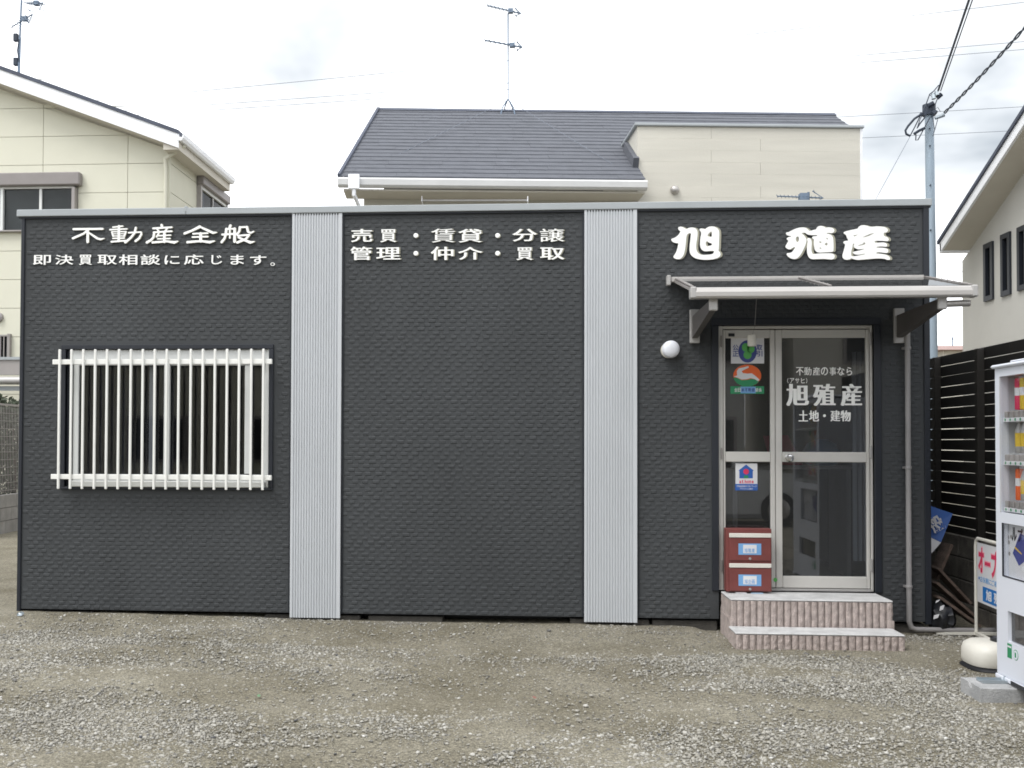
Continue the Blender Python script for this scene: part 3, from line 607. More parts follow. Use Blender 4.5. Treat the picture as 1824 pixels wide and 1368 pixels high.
for k in range(nP+1):
    x = ax0+.02+(ax1-ax0-.04)*k/nP
    raf = obj('rafter', MB().bar((x, pf[0], pf[1]-.012), (x, pb[0], pb[1]-.012), .028, .020).bar((x, pf[0], pf[1]+.010), (x, pb[0], pb[1]+.010), .022, .008), 'taupe', awn)
    for j in range(7):
        q = Vector((x, pf[0], pf[1]+.014)).lerp(Vector((x, pb[0], pb[1]+.014)), (j+.6)/7.4); obj('screw', MB().lathe(q, [(.006, 0), (.006, .004), (.003, .006)], n=8), 'silverd', raf)
for pxw in (1237.5, 1601.5):
    bxx = wx(pxw, 575, -.03); z_lo = wz(611, pxw, -.04); za_ = at(1272, 545, -.82).z
    bx('bracket_plate', (bxx-.038, -.042, z_lo), (bxx+.038, -.006, zfr-.0), 'silverd', awn, .004)
    mb = MB(); mb.prism([(bxx-.022, -.043, za_-.15), (bxx-.022, -.043, za_+.02), (bxx-.022, AYF+.05, za_+.035), (bxx-.022, AYF+.05, za_-.035)], (.044, 0, 0)); obj('bracket_arm', mb, 'arm', awn)
    bx('arm_end_cap', (bxx-.03, AYF+.02, za_-.04), (bxx+.03, AYF+.05, za_+.045), 'silverd', awn, .006)
    for zz in (z_lo+.06, z_lo+.17): obj('bolt', MB().lathe((bxx+.012, -.042, zz), [(.008, 0), (.008, .006)], (0, -1, 0), 8), 'zinc', awn)
za_ = at(1272, 545, -.82).z
obj('drain_pipe', MB().tube([(bxx+.03, AYF+.05, za_), (bxx+.19, AYF+.05, za_+.005)], .024, 14), 'silver', awn, True)
ch_ = thing('hanging_sensor', 'small white cylinder hanging on a thin cord in front of the door stickers', 'sensor', at(1339, 617, -.25))
a = at(1331.5, 606, -.25); b = at(1347, 606, -.25); cx_ = (a.x+b.x)/2; zt_, zb_ = at(1339, 596, -.25).z, at(1339, 617, -.25).z
obj('body', MB().lathe((cx_, -.25, zb_), [(.020, 0), (.030, .004), ((b.x-a.x)/2, .012), ((b.x-a.x)/2, zt_-zb_-.03), (.033, zt_-zb_-.028), (.031, zt_-zb_-.004), (.02, zt_-zb_)], n=24), 'cream2', ch_, True)
obj('cord', MB().tube([(cx_+.005, -.25, zt_), (cx_+.018, -.27, zt_+.06), (cx_+.03, -.30, zfr+.13)], .002, 6), 'taupe', ch_)

# ---------------------------------------------------------------- wall lamp, downpipe
lc = at(1195, 622, -.05); t = thing('wall_lamp', 'round white lamp on the dark wall left of the door', 'lamp', (lc.x, -.01, lc.z))
obj('base', MB().lathe((lc.x-.012, -.001, lc.z-.005), [(.062, 0), (.062, .035)], (0, -1, 0), 32), 'cream2', t, True)
obj('lens', MB().lathe((lc.x, -.035, lc.z), [(.066, 0), (.068, .012), (.066, .035), (.058, .050), (.035, .060), (.008, .063)], (0, -1, 0), 36), 'lens', t, True)
t = thing('downpipe', 'thin grey rainwater pipe running down the wall beside the steps and along the ground', 'pipe', at(1618, 1112, -.05))
px_ = wx(1618, 850, -.05); zt_ = wz(590, 1618, -.05)
obj('pipe', MB().tube([(px_, -.05, zt_), (px_, -.05, .10), (px_+.015, -.052, .055), (px_+.05, -.055, .042), (px_+.45, -.02, .035), (3.50, .03, .03)], .020, 14), 'pipe', t, True)
for py in (620, 833, 1045): obj('pipe_clip', MB().lathe((px_, -.05, wz(py, 1618, -.05)), [(.024, -.012), (.026, 0), (.024, .012)], n=14).box((px_-.03, -.03, wz(py, 1618, -.05)-.008), (px_-.01, -.006, wz(py, 1618, -.05)+.008)), 'pipe', t)

# ---------------------------------------------------------------- steps
stp = thing('entrance_steps', 'two concrete steps faced with pinkish ribbed split-face blocks below the door', 'steps', (2.0, -.3, 0))
sx0, sx1 = 1.432, 2.604; z1s, z2s = .110, .308
def step(x0, x1, yf, yb, z0, z1, off):
    bx('core', (x0+.02, yf+.035, z0-.05), (x1-.02, yb, z1-.014), 'conc', stp)
    bx('tread', (x0+.002, yf+.004, z1-.0135), (x1-.002, yb, z1), 'tread', stp, .005)
    n = 3; bw = (x1-x0)/n
    for k in range(n):
        mb = MB(); a = x0+k*bw+.0015; nr = 8; pw = (bw-.003)/nr
        for r_ in range(nr):
            xa, xb = a+r_*pw+.0035, a+(r_+1)*pw-.0035; V = []; m, q = 3, 7
            for j in range(q+1):
                for i in range(m+1):
                    x = xa+(xb-xa)*i/m; z = (z0-.05)+(z1-.0145-z0+.05)*j/q; edge = .008 if i in (0, m) else 0
                    V.append((x+random.uniform(-.001, .001), yf + edge + noise.noise(Vector((x*40, z*40, yf*9+k)))*.006, z))
            Fq = [(j*(m+1)+i, j*(m+1)+i+1, (j+1)*(m+1)+i+1, (j+1)*(m+1)+i) for j in range(q) for i in range(m)]
            mb.add(V, Fq)
            mb.box((xa, yf+.009, z0-.05), (xb, yf+.033, z1-.0148))
        mb.box((a, yf+.020, z0-.05), (a+bw-.003, yf+.034, z1-.015))
        obj('block', mb, 'rib', stp)
    for sx, dx in ((x0, .001), (x1, -.001)):                # rough side faces
        V = []; m, q = 16, 6; ya, yb_ = yf+.012, yb-.002
        for j in range(q+1):
            for i in range(m+1):
                y = ya+(yb_-ya)*i/m; z = (z0-.05)+(z1-.0145-z0+.05)*j/q
                V.append((sx + dx*6 + (-1 if sx == x0 else 1)*(.003+noise.noise(Vector((y*30, z*30, 5)))*.006), y, z))
        obj('side_block', MB().add(V, [(j*(m+1)+i, j*(m+1)+i+1, (j+1)*(m+1)+i+1, (j+1)*(m+1)+i) for j in range(q) for i in range(m)]), 'rib', stp)
step(sx0, sx1, -.41, -.018, z1s, z2s, 0); step(sx0-.015, sx1-.008, -.684, -.416, 0, z1s, 1)
bx('core', (sx0+.02, -.39, -.05), (sx1-.02, -.02, z1s-.001), 'conc', stp)
for sx in (sx0, sx1):
    bx('side_block', (sx-.004, -.414, -.05), (sx+.018, -.03, z1s+.052), 'rib', stp) if sx == sx0 else bx('side_block', (sx-.018, -.414, -.05), (sx+.004, -.03, z1s+.052), 'rib', stp)

# ---------------------------------------------------------------- mailbox and what lies under it
MY = -.13
mbx = thing('mailbox', 'red-brown two-compartment letter box standing on the top step before the door', 'mailbox', (at(1334, 1057, MY).x, MY, z2s))
xa, xb = at(1294, 1000, MY).x, at(1375, 1000, MY).x; zt_ = at(1334, 942, MY).z; zb_ = z2s+.012
bx('body', (xa, MY+.012, zb_), (xb, -.022, zt_), 'red', mbx, .004)
def mz(py): return zb_ + (1054-py)/(1054-942)*(zt_-zb_)
for tp, st, sb, pbt, l0 in ((946, 950, 957.5, 998.5, 968), (1001, 1003.5, 1011, 1052.5, 1023)):
    dr_ = bx('compartment_door', (xa+.022, MY, mz(pbt)), (xb-.004, MY+.0115, mz(sb+1)), 'red', mbx, .004)
    bx('slot_flap', (xa+.022, MY-.004, mz(sb)), (xb-.004, MY+.0115, mz(st)), 'cream2', mbx, .003)
    q0, q1 = xa+.022+(xb-xa)*.20, xa+.022+(xb-xa)*.70; zc0, zc1 = mz(l0+20), mz(l0)
    bx('label', (q0, MY-.0015, zc0), (q1, MY-.0002, zc1), 'bluel', mbx)
    bx('label', (q0+.035, MY-.003, zc0+.012), (q1-.035, MY-.0017, zc1-.010), 'paper', mbx)
    txt = '旭殖産' if l0 == 968 else '旭企画'
    for i, ch in enumerate(txt):
        w3 = (q1-q0-.09)/3; obj('letter', fit(ch, (q0+.045+i*w3, MY-.003, zc0+.018), (w3*.85, 0, 0), (0, 0, .032), (0, -1, 0), .001, .01), 'bluel', mbx)
    obj('lock', MB().lathe(((xa+xb)/2+.006, MY, mz(pbt)+.016), [(.010, 0), (.010, .008), (.006, .010)], (0, -1, 0), 12), 'taupe', mbx)
t = MB().prism([(xa+.07, MY-.01, z2s+.002), (xa+.15, MY-.015, z2s+.002), (xa+.15, MY+.05, z2s+.008), (xa+.07, MY+.05, z2s+.008)], (0, 0, .002)); tag(obj('leaflet', t, 'paper'), 'white leaflet poking out below the red-brown letter box, left one', 'leaflet')
t = MB().prism([(xa+.18, MY-.01, z2s+.002), (xa+.27, MY-.02, z2s+.002), (xa+.29, MY+.05, z2s+.008), (xa+.20, MY+.05, z2s+.008)], (0, 0, .002)); tag(obj('leaflet', t, mat('pale_blue_paper', (.38, .52, .66), .7)), 'pale blue leaflet poking out below the red-brown letter box, right one', 'leaflet')
gp = at(1381.5, 1033, .02); obj_ = obj('green_tape', MB().lathe((gp.x, .0265, gp.z), [(.014, 0), (.016, .001), (.013, .0018)], (0, -1, 0), 9), 'lgreen'); tag(obj_, 'blob of bright green tape on the door frame right of the letter box', 'tape')

# ---------------------------------------------------------------- stickers on the left door leaf
SY = .0488
def rect(name, x0, y0, x1, y1, Y, m, parent, th=.0012): a = at(x0, (y0+y1)/2, Y); b = at(x1, (y0+y1)/2, Y); c = at((x0+x1)/2, y0, Y); d = at((x0+x1)/2, y1, Y); return bx(name, (a.x, Y-th, d.z), (b.x, Y, c.z), m, parent)
def disc(name, cx0, cy0, rx, ry, Y, m, parent, th=.001, n=32, a0=0, a1=360):
    c = at(cx0, cy0, Y); sx, sz = abs(at(cx0+rx, cy0, Y).x-c.x), abs(at(cx0, cy0+ry, Y).z-c.z)
    pts = [(c.x+sx*math.cos(R(a0+(a1-a0)*k/n)), Y, c.z+sz*math.sin(R(a0+(a1-a0)*k/n))) for k in range(n if a1-a0 >= 360 else n+1)]
    return obj(name, MB().prism(pts, (0, -th, 0)), m, parent)
st = thing('sticker', 'white sticker with a green trefoil in a blue ring, topmost on the left door glass', 'sticker', at(1331, 648, SY), 'stickers on the left door leaf')
rect('backing', 1302, 602.5, 1361, 647.5, SY, 'paper', st)
disc('ring', 1331.5, 626, 16.5, 20, SY-.0013, 'navyp', st)
for ang, rx in ((90+30, 6.6), (30, 6.6), (270, 7.2)): disc('leaf_emblem', 1331.5+7.0*math.cos(R(ang)), 626-7.2*math.sin(R(ang))-1, rx, 7.4, SY-.0026, 'lgreen', st)
for x0_, s2 in ((1305, '公正'), (1347.5, '取引')):
    for k, ch in enumerate(s2): px_letter(ch, x0_, 614+k*11, x0_+10.5, 624+k*11, SY-.0013, .001, 'navyp', st, .02)
st = thing('sticker', 'oval orange and green sticker with a white swoosh above a green name bar', 'sticker', at(1331, 702, SY), 'stickers on the left door leaf')
disc('oval', 1331, 669, 25, 19.5, SY, 'orange', st); 
c = at(1331, 669, SY-.0012); pts = [(1306.5, 672), (1313, 673), (1321, 677), (1331, 676.5), (1338, 674.5), (1346, 676), (1352, 679.5), (1347, 684), (1340, 687.3), (1331, 688.6), (1322, 687.5), (1313, 683), (1308, 677)]
obj('field', MB().prism([at(x, y, SY-.0012) for x, y in pts], (0, -.0008, 0)), 'green', st)
pts = [(1307, 670.5), (1313, 669), (1312.5, 661), (1316, 656), (1324, 654.5), (1333, 652), (1333.5, 655), (1327, 658), (1321, 661), (1323, 664.5), (1331, 665.5), (1339, 665), (1346, 670), (1353, 676.5), (1350, 679), (1344, 675), (1337, 673.5), (1330, 675.5), (1321, 676), (1313, 672.5)]
obj('swoosh', MB().prism([at(x, y, SY-.0021) for x, y in pts], (0, -.0008, 0)), 'paper', st)
rect('name_bar', 1301, 688, 1361, 701.5, SY-.003, 'green', st); rect('name_bar', 1319, 688.8, 1346, 700.5, SY-.0043, 'bluel', st, .0006)
for k, ch in enumerate('全日本不動産協会'): px_letter(ch, 1308+k*6.2, 691, 1313.5+k*6.2, 698, SY-.0055, .0006, 'navyp' if 2 <= k <= 5 else 'paper', st, .02)
st = thing('sticker', 'white sticker with a blue house above red words at home, low on the left leaf', 'sticker', at(1329, 874, SY), 'stickers on the left door leaf')
rect('backing', 1310, 825.5, 1349, 864, SY, 'paper', st); rect('name_bar', 1309.5, 862, 1349.5, 873.5, SY-.0013, 'blue', st)
obj('house_emblem', MB().prism([at(x, y, SY-.0013) for x, y in ((1317, 852), (1317, 839), (1315.5, 838), (1329, 827.5), (1342.5, 838), (1341, 839), (1341, 852))], (0, -.0008, 0)), 'blue', st)
rect('house_door', 1325, 847, 1333, 852, SY-.0022, 'green', st); disc('ball', 1329, 840, 5, 5, SY-.0022, 'redp', st)
for ch, x in zip('athome', (1317, 1321, 1326.5, 1330.5, 1334.5, 1339)): px_letter(ch, x, 854.5 if ch in 'th' else 856, x+3.4, 861, SY-.0013, .0008, 'redp', st, .03)
for k, ch in enumerate('不動産情報ネットワーク'): px_letter(ch, 1312+k*3.3, 864.5 if ch != 'ー' else 866.2, 1314.9+k*3.3, 868 if ch != 'ー' else 866.8, SY-.0026, .0006, 'paper', st, .01)
for k, ch in enumerate('アットホーム加盟店'): px_letter(ch, 1318+k*2.6, 869.3 if ch != 'ー' else 870.4, 1320.2+k*2.6, 872 if ch != 'ー' else 871, SY-.0026, .0006, 'paper', st, .01)

# ---------------------------------------------------------------- inside the office
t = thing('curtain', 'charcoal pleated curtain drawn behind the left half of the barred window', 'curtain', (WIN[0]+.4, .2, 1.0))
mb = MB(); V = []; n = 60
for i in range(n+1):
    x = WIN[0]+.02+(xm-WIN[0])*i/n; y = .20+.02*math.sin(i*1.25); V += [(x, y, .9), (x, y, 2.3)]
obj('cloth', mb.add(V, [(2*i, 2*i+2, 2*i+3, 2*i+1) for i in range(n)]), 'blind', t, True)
t = thing('office_desk', 'grey counter desk standing inside behind the glass door', 'desk', (2.3, 1.6, .26))
bx('desk_top', (1.75, 1.3, 1.22), (2.85, 1.95, 1.25), 'taupe', t, .004)
for x in (1.78, 2.78): bx('leg', (x, 1.33, .262), (x+.04, 1.9, 1.219), 'silverd', t)
t = thing('filing_cabinet', 'pale filing cabinet inside the office beside the desk', 'cabinet', (1.45, 2.2, .26))
bx('body', (1.2, 2.2, .262), (1.68, 2.8, 1.4), 'vendg', t, .006)
for z in (.3, .66, 1.02): d_ = bx('drawer', (1.22, 2.185, z), (1.66, 2.199, z+.33), 'vendg', t, .004); bx('handle', (1.36, 2.17, z+.24), (1.52, 2.184, z+.26), 'silverd', d_)
tag(obj('folder', MB().prism([(2.15, 1.5, 1.253), (2.42, 1.45, 1.253), (2.33, 1.62, 1.53), (2.12, 1.66, 1.52)], (.02, .03, 0)), 'redp'), 'red folder standing on the desk inside the door', 'folder')
tag(obj('bag', MB().lathe((2.62, 1.55, 1.251), [(.10, 0), (.15, .03), (.16, .12), (.12, .20), (.05, .24)], n=14, sup=3), 'bluel', None, True), 'blue bag lying on the desk inside the door', 'bag')
t = thing('curtain', 'narrow pale curtain inside the right edge of the glass door', 'curtain', (2.42, .5, 1.4))
mb = MB(); V = []
for i in range(17): V += [(2.57+.16*i/16, .45+.02*math.sin(i*1.6), .5), (2.57+.16*i/16, .45+.02*math.sin(i*1.6), 2.2)]
obj('cloth', mb.add(V, [(2*i, 2*i+2, 2*i+3, 2*i+1) for i in range(16)]), 'curtainw', t, True)

# ================================================================ FENCE AND BLOCK WALL ON THE RIGHT
FX = 3.62
fen = thing('slatted_fence', 'tall dark brown horizontal slat fence on a low block wall right of the office', 'fence', (FX, 0, .7))
ztop = atX(1750, 619, FX).z; pit = (atX(1750, 640, FX).z - atX(1750, 948, FX).z)/15; nrow = 17; seg = [(-4.1, -1.9), (-1.899, -.0), (.001, 1.9), (1.901, 4.2)]
protos = {}
for r_ in range(nrow):
    zt_ = ztop - r_*pit
    for si, (a, b) in enumerate(seg):
        if si not in protos: protos[si] = bx('slat', (FX, a+.002, zt_-pit+.0055), (FX+.018, b, zt_), 'brown', fen, .002); protos[si]['z0'] = 0; base_z = zt_; continue
        c = rep(protos[si], 'slat', (random.uniform(-.001, .001), 0, zt_-ztop+random.uniform(-.0012, .0012)), fen)
y = -4.05; p0 = None
while y < 4.2:
    if p0 is None: p0 = bx('post', (FX-.06, y-.03, .62), (FX-.001, y+.03, ztop-.01), 'brownp', fen, .004); py0 = y
    else: rep(p0, 'post', (0, y-py0, 0), fen)
    y += .905
wal = thing('block_wall', 'low weathered concrete block wall under the brown slat fence', 'wall', (FX, 0, 0))
first = None
for r_ in range(4):
    y = -4.1 + (r_ % 2)*.2
    while y < 4.0:
        if first is None: first = bx('block', (FX-.04, y, -.05), (FX+.08, y+.392, .125), 'oldconc', wal, .006); fy = y
        else: rep(first, 'block', (random.uniform(-.002, .002), y-fy, r_*.184), wal)
        y += .40
bx('mortar_core', (FX-.032, -4.1, -.05), (FX+.07, 4.2, .66), 'found', wal)

# leaning junk in the gap
t = thing('signboard', 'discarded blue and white signboard reading 全般 leaning in the gap by the fence', 'sign', at(1672, 985, .35))
P = [at(1640, 895, .36), at(1697, 915, .30), at(1676, 966, .26), at(1640, 948, .32)]; Q = [at(1640, 948.5, .32), at(1676, 966.5, .26), at(1660, 985, .24), at(1640, 982, .26)]
obj('blue_panel', MB().prism(P, (.004, .012, 0)), 'blue', t); obj('white_panel', MB().prism(Q, (.004, .012, 0)), 'paper', t)
def on(P0, U, V_, ch, w_, h_, m, par): return obj('letter', fit(ch, P0, Vector(U)*w_, Vector(V_)*h_, (0, -1, 0), .006, .03), m, par)
dU = (P[1]-P[2]).normalized(); uu = Vector((.62, -.05, .35)).normalized(); vv = Vector((-.38, -.02, .62)).normalized()
on(at(1664, 951, .28)+Vector((0, -.012, 0)), uu*.8, vv, '般', .13, .13, 'paper', t)
on(at(1648, 935, .33)+Vector((0, -.012, 0)), uu*.8, vv, '全', .10, .13, 'paper', t)
planks = [((1662, 1030), (1688, 968), .30, 'dark brown plank leaning steeply behind the blue signboard'), ((1664, 1010), (1722, 1072), .22, 'brown board lying diagonally in the gap, upper one'),
          ((1662, 1036), (1735, 1100), .14, 'brown board lying diagonally in the gap, middle one'), ((1668, 1062), (1738, 1112), .06, 'brown board lying diagonally on the ground beside the block wall')]
for (a, b), (c, d), y, lab in planks:
    tag(obj('plank', MB().bar(at(a, b, y), at(c, d, y), .02, .19, (0, 1, 0)), 'plank'), lab, 'plank', 'boards left in the gap by the fence')
t = thing('rubbish_bag', 'black plastic bag with white scraps beside the corner of the office', 'bag', at(1672, 1105, -.02))
mb = MB(); bm = bmesh.new(); bmesh.ops.create_icosphere(bm, subdivisions=3, radius=1); c = at(1675, 1085, .06)
for v in bm.verts: v.co = Vector((v.co.x*.10, v.co.y*.13, v.co.z*.13))*(1+.35*noise.noise(v.co*2.3)) + Vector((c.x, c.y, .12))
bm.verts.ensure_lookup_table(); mb.add([v.co for v in bm.verts], [[v.index for v in f.verts] for f in bm.faces]); bm.free(); obj('bag_body', mb, 'black', t, True)
for a, b, c_, d in ((1663, 1094, 1671, 1103), (1674, 1078, 1680, 1088), (1667, 1068, 1672, 1074)):
    p = at(a, d, -.075); q = at(c_, b, -.075); obj('scrap', MB().prism([p, (q.x, q.y, p.z+.012), (q.x+.01, q.y, q.z), (p.x+.005, p.y, q.z-.01)], (0, .006, 0)), 'paper', t)

# ================================================================ STANDING SIGN
sg = thing('standing_sign', 'white tube-framed standing sign with red オープン lettering, half behind the vending machine', 'sign', (3.36, -.6, 0))
far = atZ(1739, 1125, .03); fx, fy = far.x, far.y; nx, ny = fx-.055, fy-.95
ztp = at(1741, 958, fy).z; zbt = at(1741, 1070, fy).z
def sp(u, z): return Vector((fx+(nx-fx)*u, fy+(ny-fy)*u, z))
pts = [sp(0, .03), sp(0, ztp-.06), sp(.012, ztp-.02), sp(.05, ztp), sp(.95, ztp), sp(.988, ztp-.02), sp(1, ztp-.06), sp(1, .03)]
obj('tube_frame', MB().tube(pts, .0125, 10), 'cream2', sg, True)
sn = (sp(1, 0)-sp(0, 0)).cross(Vector((0, 0, 1))).normalized(); sn = -sn if sn.x > 0 else sn
pn = MB().prism([sp(.03, zbt), sp(.97, zbt), sp(.97, ztp-.03), sp(.03, ztp-.03)], -sn*.003); obj('panel', pn, 'paper', sg)
for dv in (0, 1): obj('foot', MB().bar(sp(dv, .016)-Vector((.30, .0, 0)), sp(dv, .016)+Vector((.24, 0, 0)), .035, .02), 'cream2', sg)
obj('foot', MB().bar(sp(0, .018), sp(1, .018), .03, .022), 'cream2', sg)
W = (sp(1, 0)-sp(0, 0)).length; du = (sp(1, 0)-sp(0, 0)).normalized()
def sgl(ch, u0, u1, z0, z1, m, d=.0012, bold=.02): obj('letter', fit(ch, sp(u0, z0)+sn*.0008, du*(u1-u0)*W, (0, 0, z1-z0), sn, d, bold), m, sg)
H = ztp-zbt
for k, ch in enumerate('オープン'):
    a0, a1 = .06+k*.135, .06+k*.135+.125; z0_, z1_ = (zbt+H*.60, zbt+H*.68) if ch == 'ー' else (zbt+H*(.47-.012*k), zbt+H*.88)
    sgl(ch, a0-.004, a1+.004, z0_-.004, z1_+.004, 'pink', .0010, .055); sgl(ch, a0+.006, a1-.006, z0_+.006, z1_-.006, 'redp', .0022, .035)
obj('dot', MB().lathe(sp(.075, zbt+H*.38)+sn*.001, [(.012, 0), (.012, .001)], sn, 12), 'skyblue', sg)
for k, ch in enumerate('お気軽にご相談下さい'): sgl(ch, .10+k*.058, .152+k*.058, zbt+H*.33, zbt+H*.42, 'bluel', .001, .01)
q = MB().prism([sp(.15, zbt+H*.04)+sn*.0006, sp(.90, zbt+H*.04)+sn*.0006, sp(.90, zbt+H*.27)+sn*.0006, sp(.15, zbt+H*.27)+sn*.0006], sn*.001); obj('blue_box', q, 'skyblue', sg)
for k, ch in enumerate('旭殖産'): obj('letter', fit(ch, sp(.22+k*.16, zbt+H*.07)+sn*.0018, du*.12*W, (0, 0, H*.17), sn, .001, .03), 'paper', sg)

# ================================================================ WHITE BASE WEIGHT, BLOCK, VENDING MACHINE
bw_ = thing('sign_base_weight', 'cream plastic water-filled base weight on the gravel behind the vending machine', 'base weight', (2.99, -1.175, 0))
obj('tank', MB().lathe((2.99, -1.175, .0), [(.178, .026), (.187, .05), (.185, .11), (.172, .148), (.14, .168), (.08, .176), (.05, .178)], n=40, sup=3.0), 'cream2', bw_, True)
obj('skirt', MB().lathe((2.99, -1.175, -.01), [(.190, 0), (.195, .014), (.172, .036)], n=40, sup=3.0), 'black', bw_, True)
obj('socket', MB().lathe((3.01, -1.21, .172), [(.06, 0), (.06, .022), (.045, .03)], n=20), 'black', bw_)
pb_ = thing('concrete_block', 'grey concrete block on the gravel under the corner of the vending machine', 'block', (2.85, -2.0, 0))
x0_, y0_, y1_ = 2.50, -2.14, -1.864
mb = MB(); mb.prism([(x0_, y0_, -.02), (x0_, y0_, .082), (x0_, y0_+.10, .082), (x0_, y0_+.115, .055), (x0_, y0_+.155, .055), (x0_, y0_+.17, .082), (x0_, y1_, .082), (x0_, y1_, -.02)], (.012, 0, 0))
mb.box((x0_+.012, y0_, -.02), (3.35, y1_, .082), .004); obj('block_body', mb, mat('stained_concrete', (.27, .275, .28), .9, var=.25, scale=6, bump=.5, bscale=80, col2=(.40, .40, .40), fine=.15), pb_)
ch0 = at(1738, 1211, -2.2); obj('mount_plate', MB().box((2.56, -2.02, .0835), (2.86, -1.94, .087)).box((2.56, -2.025, .0835), (2.86, -2.019, .100)).box((2.56, -1.941, .0835), (2.86, -1.935, .100)), 'zinc', pb_)
obj('bolt', MB().lathe((2.70, -1.98, .0872), [(.012, 0), (.012, .010), (.006, .011), (.006, .03)], n=6), 'zinc', pb_)

vm = thing('vending_machine', 'white drinks vending machine cut off by the right edge of the picture', 'vending machine', (3.05, -2.6, .09))
VX = 2.71; vy1 = atX(1774, 900, VX).y; vy0 = vy1-1.0; vzb, vzt = .115, atX(1776, 657, VX).z
def V(px, py, X=VX): p = atX(px, py, X); return p.y, p.z
dy0, dz1_ = V(1780.5, 671); _, dz0_ = V(1781, 912)
py0_, pz1 = V(1785, 931); _, pz0 = V(1786, 1026)
oy0, oz1 = V(1795, 1088); _, oz0 = V(1795, 1142)
def yface(x, holes, m, name):                        # door face in the YZ plane with openings
    ys = sorted({vy0, vy1} | {h for q in holes for h in q[:2]}); zs = sorted({vzb, vzt} | {h for q in holes for h in q[2:]})
    mb = MB()
    for a, b in zip(ys, ys[1:]):
        for c, d in zip(zs, zs[1:]):
            if not any(h[0] < (a+b)/2 < h[1] and h[2] < (c+d)/2 < h[3] for h in holes): mb.box((x, a, c), (x+.05, b, d))
    return obj(name, mb, m, vm)
Hs = [(vy0+.06, dy0, dz0_, dz1_), (vy0+.30, py0_, pz0, pz1), (vy0+.25, oy0, oz0, oz1)]
yface(VX, Hs, 'vend', 'front_door')
bx('cabinet', (VX+.21, vy0, vzb), (VX+.70, vy1, vzt-.01), 'vend', vm, .006)
bx('cabinet', (VX+.051, vy1-.02, vzb), (VX+.209, vy1, vzt-.012), 'vend', vm); bx('cabinet', (VX+.051, vy0, vzb), (VX+.209, vy0+.02, vzt-.012), 'vend', vm)
bx('top_cap', (VX-.022, vy0-.005, vzt+.001), (VX+.30, vy1+.012, vzt+.022), 'vend', vm, .008); bx('top_cap', (VX-.012, vy1-.42, vzt+.0225), (VX+.1, vy1-.22, vzt+.034), 'vend', vm, .005)
bx('skirt', (VX-.012, vy0, .088), (VX+.04, vy1+.002, vzb-.003), 'vend', vm, .004)
ky, kz = V(1798, 1198)
bx('kick_recess', (VX-.016, vy0+.1, .090), (VX-.0125, ky-.05, .112), 'black', vm)
for y in (vy0+.06, vy1-.12): bx('foot', (VX+.06, y, .083), (VX+.12, y+.06, .114), 'taupe', vm)
h = Hs[0]
bx('display_lining', (VX+.105, h[0]-.02, h[2]), (VX+.12, h[1]+.02, h[3]), 'vendg', vm)
bx('display_side', (VX+.051, h[1]+.001, h[2]), (VX+.104, h[1]+.012, h[3]), 'vendg', vm); bx('display_top', (VX+.051, h[0], h[3]+.001), (VX+.104, h[1], h[3]+.012), 'vendg', vm); bx('display_bottom', (VX+.051, h[0], h[2]-.012), (VX+.104, h[1], h[2]-.001), 'vendg', vm)
bx('display_pane', (VX+.008, h[0]+.001, h[2]+.001), (VX+.011, h[1]-.001, h[3]-.001), 'vglass', vm)
bx('display_gasket', (VX-.003, h[1]-.006, h[2]), (VX+.0005, h[1]+.001, h[3]), 'vendg', vm)
cols = ['redp', 'yellow', 'bluel', 'paper', 'green', 'navyp', 'orange', 'yellow', 'lgreen', 'redp', 'bluel']
srows = [(748, 1), (825, 2), (908, 3)]
